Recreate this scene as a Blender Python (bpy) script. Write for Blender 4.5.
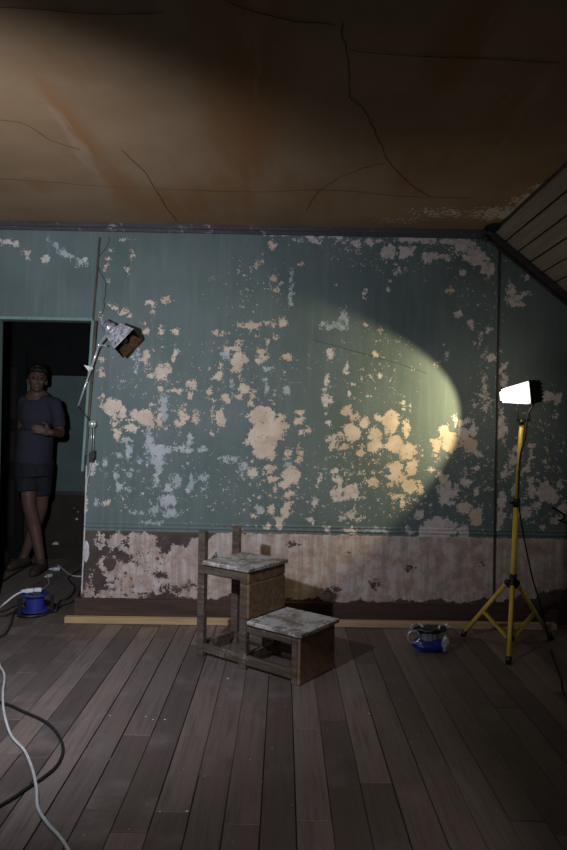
import bpy, bmesh, math, random
import numpy as np
from mathutils import Vector, Matrix, noise as mnoise

random.seed(7)
for o in list(bpy.data.objects):
    bpy.data.objects.remove(o, do_unlink=True)
scene = bpy.context.scene
C = scene.collection

# ------------------------------------------------------------------ camera
CAMH = 1.3
F = 28.0 / 36.0 * 850.0
ROLL = math.radians(1.1)
cam_d = bpy.data.cameras.new('camera')
cam_d.lens = 28.0
cam_d.sensor_width = 36.0
cam_d.clip_start = 0.05
cam = bpy.data.objects.new('camera', cam_d)
C.objects.link(cam)
cam.matrix_world = Matrix.Translation((0, 0, CAMH)) @ Matrix.Rotation(math.pi / 2, 4, 'X') @ Matrix.Rotation(ROLL, 4, 'Z')
scene.camera = cam

# ------------------------------------------------------------------ world + lights
w = bpy.data.worlds.new('world')
scene.world = w
w.use_nodes = True
w.node_tree.nodes['Background'].inputs[0].default_value = (0.35, 0.42, 0.55, 1)
w.node_tree.nodes['Background'].inputs[1].default_value = 0.05

def spot(name, loc, target, power, color, angle, blend, radius):
    d = bpy.data.lights.new(name, 'SPOT')
    d.energy = power; d.color = color
    d.spot_size = math.radians(angle); d.spot_blend = blend
    d.shadow_soft_size = radius
    o = bpy.data.objects.new(name, d)
    C.objects.link(o)
    o.location = loc
    o.rotation_euler = (Vector(target) - Vector(loc)).to_track_quat('-Z', 'Y').to_euler()
    return o

# work lamp standing out of frame to the left, the cool main light of the wall
KEY = (-0.92, 1.82, 1.55)
spot('key_lamp_light', KEY, (-2.4, 4.46, 1.12), 195, (0.84, 0.90, 1.0), 178, 1.0, 0.035)
# work lamp behind the camera, pointed down at the floorboards
spot('floor_lamp_light', (0.15, -0.85, 2.35), (0.05, 2.05, 0.0), 115, (1.0, 0.93, 0.95), 25, 0.55, 0.05)
# added soft fill for ambient light, set in the unseen rear window
def area(name, loc, target, sx, sy, power, color):
    d = bpy.data.lights.new(name, 'AREA')
    d.shape = 'RECTANGLE'; d.size = sx; d.size_y = sy
    d.energy = power; d.color = color
    o = bpy.data.objects.new(name, d); C.objects.link(o)
    o.location = loc
    o.rotation_euler = (Vector(target) - Vector(loc)).to_track_quat('-Z', 'Y').to_euler()
    return o
wl = area('ambient_fill', (-0.5, -1.36, 1.62), (0.05, 2.0, 0.0), 0.9, 1.1, 2.4, (0.90, 0.9, 1.0))
wl.data.spread = math.radians(140)

scene.view_settings.view_transform = 'Standard'
scene.view_settings.look = 'None'
scene.view_settings.gamma = 1.0
scene.view_settings.use_curve_mapping = False
scene.view_settings.exposure = 0.0

# ------------------------------------------------------------------ measuring helpers
CR, SR = math.cos(ROLL), math.sin(ROLL)
def P(px, py, d):
    a = px - 283.5; b = 425.0 - py
    a0 = a * CR - b * SR
    b0 = a * SR + b * CR
    return Vector((a0 / F * d, d, CAMH + b0 / F * d))
def G(px, py, z=0.0):
    a = px - 283.5; b = 425.0 - py
    b0 = a * SR + b * CR
    return P(px, py, (z - CAMH) * F / b0)
def CL(px, py, z):
    return G(px, py, z)

YW = 4.46      # back wall face
ZC = 2.632      # ceiling
XS = 1.38      # start of the sloping ceiling
SLOPE = 0.80
XR = 2.70
XL = -2.90
YR = -1.40     # rear wall
YF = 6.25      # far wall of the next room
TH = 0.12

# ------------------------------------------------------------------ mesh helpers
def mesh_obj(name, bm, mat=None, parent=None, smooth=False):
    me = bpy.data.meshes.new(name)
    bm.normal_update()
    bm.to_mesh(me); bm.free()
    if smooth:
        me.polygons.foreach_set('use_smooth', [True] * len(me.polygons))
    o = bpy.data.objects.new(name, me)
    C.objects.link(o)
    if mat: me.materials.append(mat)
    if parent: o.parent = parent
    return o

def tag(o, label, cat, group=None, kind=None):
    o['label'] = label; o['category'] = cat
    if group: o['group'] = group
    if kind: o['kind'] = kind
    return o
def struct(o):
    o['kind'] = 'structure'
    return o
def empty(name, loc=(0, 0, 0)):
    o = bpy.data.objects.new(name, None)
    C.objects.link(o); o.location = loc
    o.empty_display_size = 0.1
    return o

def box(bm, lo, hi, M=None):
    r = bmesh.ops.create_cube(bm, size=1.0)
    vs = r['verts']
    lo = Vector(lo); hi = Vector(hi)
    for v in vs:
        v.co = Vector(((lo[i] + hi[i]) / 2 + v.co[i] * (hi[i] - lo[i]) for i in range(3)))
        if M: v.co = M @ v.co
    return vs
def bevel_all(bm, wd, seg=1):
    bmesh.ops.bevel(bm, geom=list(bm.edges), offset=wd, segments=seg, affect='EDGES', profile=0.5)
def jitter(bm, amp, freq=6.0, seed=0):
    for v in bm.verts:
        n = mnoise.noise_vector(v.co * freq + Vector((seed, seed * 1.7, 0)))
        v.co += n * amp

def orient(p0, p1, up=Vector((0, 0, 1))):
    z = (Vector(p1) - Vector(p0)).normalized()
    x = up.cross(z)
    if x.length < 1e-4: x = Vector((1, 0, 0)).cross(z)
    x.normalize()
    y = z.cross(x)
    return Matrix((x, y, z)).transposed().to_4x4()
def bar(bm, p0, p1, wx, wy, up=Vector((0, 0, 1))):
    L = (Vector(p1) - Vector(p0)).length
    M = Matrix.Translation(p0) @ orient(p0, p1, up)
    return box(bm, (-wx / 2, -wy / 2, 0), (wx / 2, wy / 2, L), M)
def cone(bm, p0, p1, r0, r1, seg=14, caps=True):
    p0 = Vector(p0); p1 = Vector(p1)
    L = (p1 - p0).length
    r = bmesh.ops.create_cone(bm, cap_ends=caps, cap_tris=False, segments=seg, radius1=r0, radius2=r1, depth=L)
    M = Matrix.Translation((p0 + p1) / 2) @ orient(p0, p1)
    bmesh.ops.transform(bm, matrix=M, verts=r['verts'])
    return r['verts']
def ball(bm, c, rx, ry=None, rz=None, M=None, seg=14):
    ry = ry or rx; rz = rz or rx
    r = bmesh.ops.create_uvsphere(bm, u_segments=seg, v_segments=max(6, seg * 2 // 3), radius=1.0)
    for v in r['verts']:
        q = Vector((v.co.x * rx, v.co.y * ry, v.co.z * rz))
        if M: q = M @ q
        v.co = q + Vector(c)
    return r['verts']
def spline(pts, n=8):
    pts = [Vector(p) for p in pts]
    out = []
    for i in range(len(pts) - 1):
        p0 = pts[max(i - 1, 0)]; p1 = pts[i]; p2 = pts[i + 1]; p3 = pts[min(i + 2, len(pts) - 1)]
        for k in range(n):
            t = k / n
            out.append(0.5 * ((2 * p1) + (p2 - p0) * t + (2 * p0 - 5 * p1 + 4 * p2 - p3) * t * t + (3 * p1 - p0 - 3 * p2 + p3) * t ** 3))
    out.append(pts[-1])
    return out
def tube(bm, pts, r, seg=8):
    rings = []
    n = len(pts)
    for i, p in enumerate(pts):
        t = (pts[min(i + 1, n - 1)] - pts[max(i - 1, 0)])
        if t.length < 1e-9: t = Vector((1, 0, 0))
        t.normalize()
        x = t.cross(Vector((0, 0, 1)))
        if x.length < 0.05: x = t.cross(Vector((1, 0, 0)))
        x.normalize(); y = x.cross(t)
        rr = r[i] if isinstance(r, (list, tuple)) else r
        rings.append([bm.verts.new(p + (x * math.cos(2 * math.pi * k / seg) + y * math.sin(2 * math.pi * k / seg)) * rr) for k in range(seg)])
    for a, b in zip(rings, rings[1:]):
        for k in range(seg):
            bm.faces.new((a[k], a[(k + 1) % seg], b[(k + 1) % seg], b[k]))
    bm.faces.new(rings[0][::-1]); bm.faces.new(rings[-1])
    return rings
def prism(bm, poly, ext):
    """closed solid: polygon (list of Vectors) extruded by vector ext"""
    a = [bm.verts.new(p) for p in poly]
    b = [bm.verts.new(p + ext) for p in poly]
    bm.faces.new(a); bm.faces.new(b[::-1])
    n = len(a)
    for i in range(n):
        bm.faces.new((a[i], b[i], b[(i + 1) % n], a[(i + 1) % n]))
    bmesh.ops.recalc_face_normals(bm, faces=list(bm.faces))

# ------------------------------------------------------------------ material helpers
class NT:
    def __init__(self, name):
        self.m = bpy.data.materials.new(name); self.m.use_nodes = True
        self.t = self.m.node_tree
        self.b = self.t.nodes['Principled BSDF']
        self.out = self.t.nodes['Material Output']
    def n(self, typ, **kw):
        nd = self.t.nodes.new(typ)
        for k, v in kw.items(): setattr(nd, k, v)
        return nd
    def l(self, a, b): self.t.links.new(a, b)
    def set(self, sock, v):
        if hasattr(v, 'is_linked') or hasattr(v, 'links'): self.l(v, sock)
        else: sock.default_value = v
    def coord(self, which='Object', scale=(1, 1, 1), rot=(0, 0, 0)):
        tc = self.n('ShaderNodeTexCoord'); mp = self.n('ShaderNodeMapping')
        self.l(tc.outputs[which], mp.inputs[0])
        mp.inputs['Scale'].default_value = scale
        mp.inputs['Rotation'].default_value = rot
        return mp.outputs[0]
    def noise(self, vec, scale, detail=6, rough=0.6, dist=0.0):
        nd = self.n('ShaderNodeTexNoise')
        self.l(vec, nd.inputs['Vector'])
        nd.inputs['Scale'].default_value = scale; nd.inputs['Detail'].default_value = detail
        nd.inputs['Roughness'].default_value = rough; nd.inputs['Distortion'].default_value = dist
        return nd.outputs['Fac']
    def math(self, op, a, b=0.0, clamp=False):
        nd = self.n('ShaderNodeMath', operation=op); nd.use_clamp = clamp
        self.set(nd.inputs[0], a); self.set(nd.inputs[1], b)
        return nd.outputs[0]
    def step(self, v, lo, hi):
        nd = self.n('ShaderNodeMapRange'); nd.interpolation_type = 'SMOOTHSTEP'
        self.set(nd.inputs['Value'], v)
        nd.inputs['From Min'].default_value = lo; nd.inputs['From Max'].default_value = hi
        return nd.outputs['Result']
    def mix(self, f, a, b, blend='MIX'):
        nd = self.n('ShaderNodeMix', data_type='RGBA', blend_type=blend)
        self.set(nd.inputs['Factor'], f)
        self.set(nd.inputs['A'] if False else nd.inputs[6], a if not isinstance(a, tuple) else (*a[:3], 1))
        self.set(nd.inputs[7], b if not isinstance(b, tuple) else (*b[:3], 1))
        return nd.outputs[2]
    def attr(self, name):
        nd = self.n('ShaderNodeAttribute'); nd.attribute_name = name
        return nd.outputs['Fac']
    def bump(self, h, strength, dist=0.01):
        nd = self.n('ShaderNodeBump')
        nd.inputs['Strength'].default_value = strength; nd.inputs['Distance'].default_value = dist
        self.l(h, nd.inputs['Height']); self.l(nd.outputs[0], self.b.inputs['Normal'])
    def done(self, color, rough=0.7, metal=0.0, spec=0.3):
        self.set(self.b.inputs['Base Color'], color if not isinstance(color, tuple) else (*color[:3], 1))
        self.set(self.b.inputs['Roughness'], rough)
        self.set(self.b.inputs['Metallic'], metal)
        self.b.inputs['Specular IOR Level'].default_value = spec
        return self.m

def simple(name, c, rough=0.6, metal=0.0, var=0.25, scale=12.0, spec=0.3, bump=0.0):
    m = NT(name)
    v = m.coord('Object')
    nz = m.noise(v, scale, 5, 0.6)
    d = tuple(x * (1 - var) for x in c); l = tuple(min(1, x * (1 + var)) for x in c)
    col = m.mix(m.step(nz, 0.3, 0.7), d, l)
    if bump: m.bump(nz, bump, 0.005)
    return m.done(col, rough, metal, spec)

def wall_material(name, far=False):
    m = NT(name)
    v = m.coord('Object')
    vz = m.coord('Object', (1, 1, 0.25))
    peel = m.attr('peel'); pale = m.attr('pale'); dado = m.attr('dado')
    n1 = m.noise(v, 36, 8, 0.66); n2 = m.noise(v, 95, 4, 0.6)
    nbig = m.noise(v, 2.2, 4, 0.55); nmid = m.noise(v, 7, 5, 0.6)
    nstr = m.noise(m.coord('Object', (14, 14, 0.7)), 2.2, 6, 0.65)
    def mask(a, amp1, amp2, thr, wdt):
        s = m.math('ADD', a, m.math('MULTIPLY', m.math('SUBTRACT', n1, 0.5), amp1))
        s = m.math('ADD', s, m.math('MULTIPLY', m.math('SUBTRACT', n2, 0.5), amp2))
        return m.math('MULTIPLY', m.step(s, thr - wdt, thr + wdt), m.step(a, 0.02, 0.12))
    mk = mask(peel, 2.7, 1.3, 0.57, 0.06)
    mp = mask(pale, 3.2, 1.4, 0.52, 0.14)
    # teal paint
    teal = m.mix(m.step(nbig, 0.3, 0.7), (0.096, 0.130, 0.125), (0.132, 0.168, 0.170))
    teal = m.mix(m.math('MULTIPLY', m.step(nstr, 0.45, 0.8), 0.5), teal, (0.172, 0.212, 0.225))
    teal = m.mix(m.math('MULTIPLY', m.step(nmid, 0.55, 0.75), 0.3), teal, (0.10, 0.145, 0.135))
    # brown dado paint
    brown = m.mix(m.step(nmid, 0.35, 0.65), (0.055, 0.038, 0.034), (0.095, 0.068, 0.060))
    base = m.mix(m.step(dado, 0.45, 0.55), teal, brown)
    # thin line of white filler edge
    palec = m.mix(m.step(nmid, 0.35, 0.65), (0.34, 0.40, 0.43), (0.50, 0.51, 0.54))
    base = m.mix(m.math('MULTIPLY', mp, 0.85), base, palec)
    # bare plaster
    wa = m.attr('warm')
    pl = m.mix(m.step(nmid, 0.35, 0.68), (0.52, 0.40, 0.32), (0.66, 0.55, 0.46))
    plc = m.mix(m.step(n1, 0.35, 0.65), (0.46, 0.395, 0.37), (0.62, 0.56, 0.54))
    pl = m.mix(m.step(m.math('ADD', wa, m.math('MULTIPLY', m.math('SUBTRACT', nmid, 0.5), 0.9)), 0.3, 0.7), plc, pl)
    # streaked lower plaster
    nd = m.noise(v, 11, 7, 0.65)
    st = m.mix(m.step(nd, 0.36, 0.62), (0.40, 0.265, 0.205), (0.57, 0.49, 0.46))
    st = m.mix(m.math('MULTIPLY', m.step(nstr, 0.44, 0.60), 0.6), st, (0.30, 0.225, 0.195))
    st = m.mix(m.math('MULTIPLY', m.step(nmid, 0.55, 0.68), 0.45), st, (0.30, 0.175, 0.125))
    st = m.mix(m.math('MULTIPLY', m.step(n1, 0.5, 0.62), 0.4), st, (0.47, 0.45, 0.47))
    pl = m.mix(m.step(dado, 0.45, 0.55), pl, st)
    col = m.mix(mk, base, pl)
    # grime speckle
    col = m.mix(m.math('MULTIPLY', m.step(n2, 0.66, 0.74), 0.45), col, (0.05, 0.05, 0.045))
    h = m.math('SUBTRACT', m.math('MULTIPLY', n2, 0.25), m.math('MULTIPLY', mk, 1.0))
    h = m.math('SUBTRACT', h, m.math('MULTIPLY', mp, 0.3))
    m.bump(h, 0.45, 0.004)
    return m.done(col, 0.62, 0, 0.28)
M_WALL = wall_material('peeling_teal_paint')

def ceiling_material():
    m = NT('water_stained_ceiling')
    v = m.coord('Object')
    st = m.attr('stain'); wh = m.attr('flake')
    n0 = m.noise(v, 1.3, 5, 0.6); n1 = m.noise(v, 5, 6, 0.6); n2 = m.noise(v, 40, 6, 0.65)
    ns = m.noise(m.coord('Object', (3.5, 0.5, 1)), 1.6, 5, 0.6)
    c = m.mix(m.step(n0, 0.3, 0.7), (0.195, 0.122, 0.068), (0.255, 0.172, 0.105))
    s = m.math('ADD', st, m.math('MULTIPLY', m.math('SUBTRACT', ns, 0.5), 1.0))
    c = m.mix(m.math('MULTIPLY', m.step(s, 0.25, 0.8), 0.85), c, (0.20, 0.088, 0.030))
    c = m.mix(m.math('MULTIPLY', m.step(ns, 0.58, 0.75), 0.45), c, (0.30, 0.24, 0.18))
    f = m.math('ADD', wh, m.math('MULTIPLY', m.math('SUBTRACT', n2, 0.5), 1.3))
    fm = m.step(f, 0.46, 0.56)
    c = m.mix(fm, c, (0.50, 0.44, 0.42))
    m.bump(m.math('ADD', n1, m.math('MULTIPLY', fm, 0.6)), 0.25, 0.006)
    return m.done(c, 0.75, 0, 0.2)
M_CEIL = ceiling_material()

def plank_material():
    m = NT('worn_floorboard')
    v = m.coord('Object', (1, 1, 1))
    oi = m.n('ShaderNodeObjectInfo')
    rnd = oi.outputs['Random']
    cb = m.n('ShaderNodeVectorMath', operation='ADD'); m.l(v, cb.inputs[0])
    cm = m.n('ShaderNodeCombineXYZ'); m.l(m.math('MULTIPLY', rnd, 37.0), cm.inputs[0]); m.l(m.math('MULTIPLY', rnd, 91.0), cm.inputs[1])
    m.l(cm.outputs[0], cb.inputs[1])
    sc = m.n('ShaderNodeVectorMath', operation='MULTIPLY'); m.l(cb.outputs[0], sc.inputs[0]); sc.inputs[1].default_value = (34, 1.7, 8)
    g = m.noise(sc.outputs[0], 1.5, 7, 0.65, 0.6)
    big = m.noise(cb.outputs[0], 3.0, 5, 0.6)
    fine = m.noise(cb.outputs[0], 60, 4, 0.6)
    c = m.mix(m.step(rnd, 0.0, 1.0), (0.100, 0.073, 0.066), (0.202, 0.154, 0.139))
    c = m.mix(m.math('MULTIPLY', m.step(g, 0.42, 0.7), 0.55), c, (0.065, 0.046, 0.043))
    c = m.mix(m.math('MULTIPLY', m.step(big, 0.5, 0.72), 0.5), c, (0.225, 0.185, 0.175))
    c = m.mix(m.math('MULTIPLY', m.step(fine, 0.68, 0.76), 0.5), c, (0.27, 0.24, 0.23))
    m.bump(m.math('ADD', g, m.math('MULTIPLY', fine, 0.4)), 0.3, 0.003)
    return m.done(c, m.math('ADD', m.math('MULTIPLY', big, 0.3), 0.42), 0, 0.35)
M_PLANK = plank_material()

def wood(name, dark, light, dust=None, dust_amt=0.0, axis=(1.5, 22, 22), rough=0.65, up_only=True):
    m = NT(name)
    v = m.coord('Object', axis)
    vo = m.coord('Object')
    g = m.noise(v, 1.6, 6, 0.65, 0.5)
    b = m.noise(vo, 9, 6, 0.65); f = m.noise(vo, 55, 5, 0.65)
    c = m.mix(m.step(g, 0.3, 0.72), dark, light)
    if dust:
        dd = m.step(m.math('ADD', b, m.math('MULTIPLY', m.math('SUBTRACT', f, 0.5), 0.8)), 0.62 - dust_amt, 0.80 - dust_amt)
        c = m.mix(m.math('MULTIPLY', dd, 0.8), c, dust)
    m.bump(m.math('ADD', g, f), 0.35, 0.004)
    return m.done(c, rough, 0, 0.3)
M_STOOL = wood('old_stool_wood', (0.060, 0.043, 0.033), (0.150, 0.108, 0.080), (0.28, 0.26, 0.25), 0.05)
M_STOOLTOP = wood('scuffed_stool_top', (0.16, 0.125, 0.105), (0.32, 0.275, 0.25), (0.58, 0.55, 0.53), 0.22)
M_STOOLPANEL = wood('brown_stool_panel', (0.14, 0.082, 0.045), (0.26, 0.16, 0.09), (0.28, 0.23, 0.18), 0.03)
M_PINE = wood('pine_batten', (0.36, 0.235, 0.125), (0.50, 0.345, 0.195), None, 0, (1.2, 20, 20), 0.6)
M_TRIM = wood('dark_trim', (0.030, 0.025, 0.026), (0.060, 0.050, 0.050), (0.26, 0.25, 0.26), -0.04)
M_CROWN = wood('crown_trim', (0.050, 0.043, 0.050), (0.085, 0.075, 0.085), (0.34, 0.34, 0.36), 0.02, (1.2, 20, 20))
M_BASE = wood('brown_baseboard', (0.050, 0.030, 0.024), (0.085, 0.052, 0.040), (0.22, 0.19, 0.18), -0.09)
M_WHITEPLANK = wood('off_white_boards', (0.19, 0.155, 0.12), (0.27, 0.225, 0.175), (0.22, 0.15, 0.09), -0.02, (20, 1.2, 20))
M_CASE = wood('teal_casing', (0.13, 0.20, 0.195), (0.19, 0.27, 0.265), (0.35, 0.33, 0.30), -0.06, (20, 20, 1.5))
M_GROOVE = simple('brown_casing_wood', (0.075, 0.055, 0.045), 0.7)
M_YEL = simple('yellow_lacquer', (0.72, 0.50, 0.05), 0.38, 0, 0.08, 9, 0.5)
M_BLACK = simple('black_plastic', (0.012, 0.012, 0.013), 0.45, 0, 0.2, 20, 0.4)
M_RUBBER = simple('black_rubber_cable', (0.014, 0.014, 0.016), 0.55, 0, 0.2, 20, 0.35)
M_WHITEC = simple('white_cable', (0.50, 0.50, 0.50), 0.5, 0, 0.12, 30, 0.4)
M_WHITEP = simple('white_plug_plastic', (0.58, 0.60, 0.64), 0.4, 0, 0.08, 30, 0.5)
M_BLUE = simple('blue_plastic', (0.020, 0.028, 0.21), 0.4, 0, 0.12, 20, 0.5)
M_CHROME = simple('chrome', (0.62, 0.63, 0.66), 0.28, 0.6, 0.1, 20)
M_FOIL = simple('crumpled_foil', (0.60, 0.60, 0.66), 0.3, 0.4, 0.5, 45, 0.6, 0.9)
M_BRASS = simple('brown_metal', (0.16, 0.085, 0.035), 0.5, 0.6, 0.5, 18, 0.4)
M_NEARBLACK = simple('near_black_metal', (0.012, 0.010, 0.009), 0.75, 0.2, 0.3, 18)
M_DARKWALL_SHADE = simple('dark_room_and_shade', (0.006, 0.006, 0.006), 0.9)  # dark next-room surfaces, also the lintel shade painted on the far wall
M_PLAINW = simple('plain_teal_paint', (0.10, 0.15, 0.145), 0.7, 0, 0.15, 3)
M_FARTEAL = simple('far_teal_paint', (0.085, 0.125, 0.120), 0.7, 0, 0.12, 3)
M_FARDOOR = simple('far_door_paint', (0.012, 0.010, 0.009), 0.6)
M_FARBROWN = simple('far_brown_dado', (0.034, 0.022, 0.018), 0.7, 0, 0.2, 6)
M_SKIN = simple('skin', (0.125, 0.068, 0.051), 0.5, 0, 0.1, 14)
M_SHIRT = simple('grey_violet_cotton', (0.038, 0.036, 0.056), 0.9, 0, 0.12, 60)
M_SHORTS = simple('dark_cotton', (0.022, 0.023, 0.029), 0.9, 0, 0.2, 30)
M_HAIR = simple('dark_brown_hair', (0.012, 0.009, 0.007), 0.6, 0, 0.4, 90)
M_SHOE = simple('brown_shoe', (0.05, 0.036, 0.024), 0.7, 0, 0.2, 30)
M_CRACK = simple('crack_shadow', (0.014, 0.011, 0.009), 0.9)
M_CRACKC = simple('ceiling_crack_edge', (0.105, 0.062, 0.032), 0.9)
M_PLASTER = simple('white_filler', (0.52, 0.50, 0.50), 0.85, 0, 0.15, 30, 0.2, 0.5)
M_BAG = simple('black_bag_cloth', (0.010, 0.010, 0.011), 0.85)

def emission(name, col, strength, transp=0.0):
    m = NT(name)
    e = m.n('ShaderNodeEmission'); e.inputs[0].default_value = (*col, 1); e.inputs[1].default_value = strength
    if transp:
        t = m.n('ShaderNodeBsdfTransparent')
        a = m.n('ShaderNodeAddShader'); m.l(e.outputs[0], a.inputs[0]); m.l(t.outputs[0], a.inputs[1])
        m.l(a.outputs[0], m.out.inputs['Surface'])
    else:
        m.l(e.outputs[0], m.out.inputs['Surface'])
    return m.m
M_GLOW = emission('lit_lamp_glass', (1.0, 0.97, 0.90), 1.6, 1.0)

# ------------------------------------------------------------------ wall damage, measured on the wall: (px, py, rx, ry[, deg]) -> wall plane
WARM = """127,239.4,4,1.5;112,249.8,1.4,1.4;108,257.8,2.6,1.8;106.2,268,1.5,2.3;132,254.6,1.3,2.7;127.4,270.5,1.6,2.4,25;107.5,281,1.8,2.2;
113.4,306.5,4,3.4;124.4,312.8,5,3;129,315.5,2.5,1.6;151,303.7,5.5,3,-15;153,311.8,2.1,4.5;166.8,300,5,3,20;144.5,323.4,3,1.8;145.6,330.8,6,2.8,35;
160.8,331.9,2.8,4.5;175.7,330.8,4.3,4.6;174.8,344,3.4,2;100,312.8,2,4.5;104.3,322,2.6,2;
271.5,246,4.6,5;263.5,253.6,1.4,3,-20;256.7,265,6,2.4,35;238.3,272,1.7,3;242.8,275,1.4,1.8;247,290,1.6,1.8;274,279,3.8,3.3;278.7,285.5,1.8,5;276,291,2,1.4;
275,270,1.2,2;269.6,287.5,1.2,1.8;281,294,1.2,1.2;301.6,264,2.5,2;216,334,3,3;223.7,333.4,3,2.2;249.7,325,11.5,4.2;266.7,323,5.5,2.8;282,322,4,5;273,324,4,1.8;
259,330,2.6,2;275,337,3.3,2,25;257,336,2.2,2;239,342.5,3.4,3;241,335,2.2,1.6;268,341,1.8,2.6;235,321.3,1.6,1.4;
101.8,359.8,3,2.5;101,372.5,4.2,4.6;145.6,357.7,3.8,10;175,352.4,3.4,7.5;161.5,372.5,6.3,10;152,376.8,6,3;168.9,370,4,6;161.5,388.4,4,4;177.4,390,7.5,2.4,10;
192,385,6,5,30;190,395,2.5,3.4;112.8,406.4,10.5,9;102,401,2.2,8;122.3,412.7,4.2,8;115,423,3.2,8;117.7,432.8,4,7.5;134,414.8,4,6;130.8,427.5,7,5;145.6,417,8.5,8.5;
152,425,3.2,5.5;151,408,1.8,5;159.4,419,3.8,9;181.6,414.8,5,8;178.4,424.4,5,4;188,418,3.2,2.5;195.3,418,4,8;
237,359.8,6,14;231,348,8,2.6;245,357.5,3.2,5;261.4,352.4,4.2,5;265.6,357.7,4,3;258.8,361.5,4,3;286.8,356.6,5.5,4;218,377,4.5,4;221.8,366,2.5,2.5;243.4,388.4,5,7;
240,396,4.6,3.8;225.4,398,4.5,5;208.5,391,2.7,4;212,400,2.5,1.8;220.7,419,5.5,9.5;212.7,413.8,2,6;212.3,433.3,3.3,2;251.9,394.7,3,4.7;261.4,417,14,12;251,404,4,4;
269.8,429.7,18,12;280,419,5,6;284.7,426.5,6,4;253,438,6.5,10.5;263.5,446.6,12.5,12;270,455,6,6;299.5,412.7,3.3,3.3;299.5,421,6,4,20;304.8,431.8,6,3,15;286.8,455,4.7,5;
299.5,457,4,7.5,-15;299.5,447.6,1.8,3.8;253.3,461,2.2,2.2;269.8,468.6,6.3,5;271,479,6,3;291,476,9.5,10;284.7,485.5,6,4;289,494,6,4;275,490,1.8,6;271,497,5,1.8;
271,510,4.7,6.8;284.7,512,5,7;280,521.5,4.5,6.3;268.8,527,3.4,4;252,516,2.6,3;288,503.5,3.8,2.6;106.5,502.4,4.5,4.2;253,474,5,5,20;
375.6,355,2.8,2.8;365,325.2,5.5,1.8,-25;380.6,330.5,2.8,2.2;436.9,365.4,3,3.5;450.5,291,4.4,3.4;
346,410.6,6.3,5.5;353.4,416,8.5,3,-20;352.3,431.8,9.5,10;365,423.3,4.7,6.3;341.7,436,4.2,5.3;391.5,420,9.5,9.5;381,418,7.4,3.4;390.4,429.7,5.3,5.3;406.3,429.7,4.2,9.5;
375.6,436,7.4,9.5;394.7,440,9.5,4.2;332,445,4,5;343.9,446.3,7.4,3.8;359.7,452.7,4.2,5.3;374.6,445.3,7.4,7.4;394.7,446.3,9.5,7.4;407.4,451.6,10,9;394.7,467.5,8.5,5.3;
396.8,477,10,7;411.6,467.5,6.3,8.5;409.5,486.6,9,8;390.4,485.5,5.3,4.2;396.8,496,7.4,3.2;403,502.4,3.2,5.3;420,488.7,4.2,7.4;444.6,430.4,6.2,6;449.5,438,11.6,7.5;
435,442,7,4;435.9,447.8,5,8;450.4,444,10.7,7.8;469.8,445.8,8.7,8.7;464,508,7.8,5.8;475.7,517.6,7.8,9.7;373.5,482.3,9.5,5.3;117.7,538.5,7,7;136.7,541,25,9"""
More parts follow.
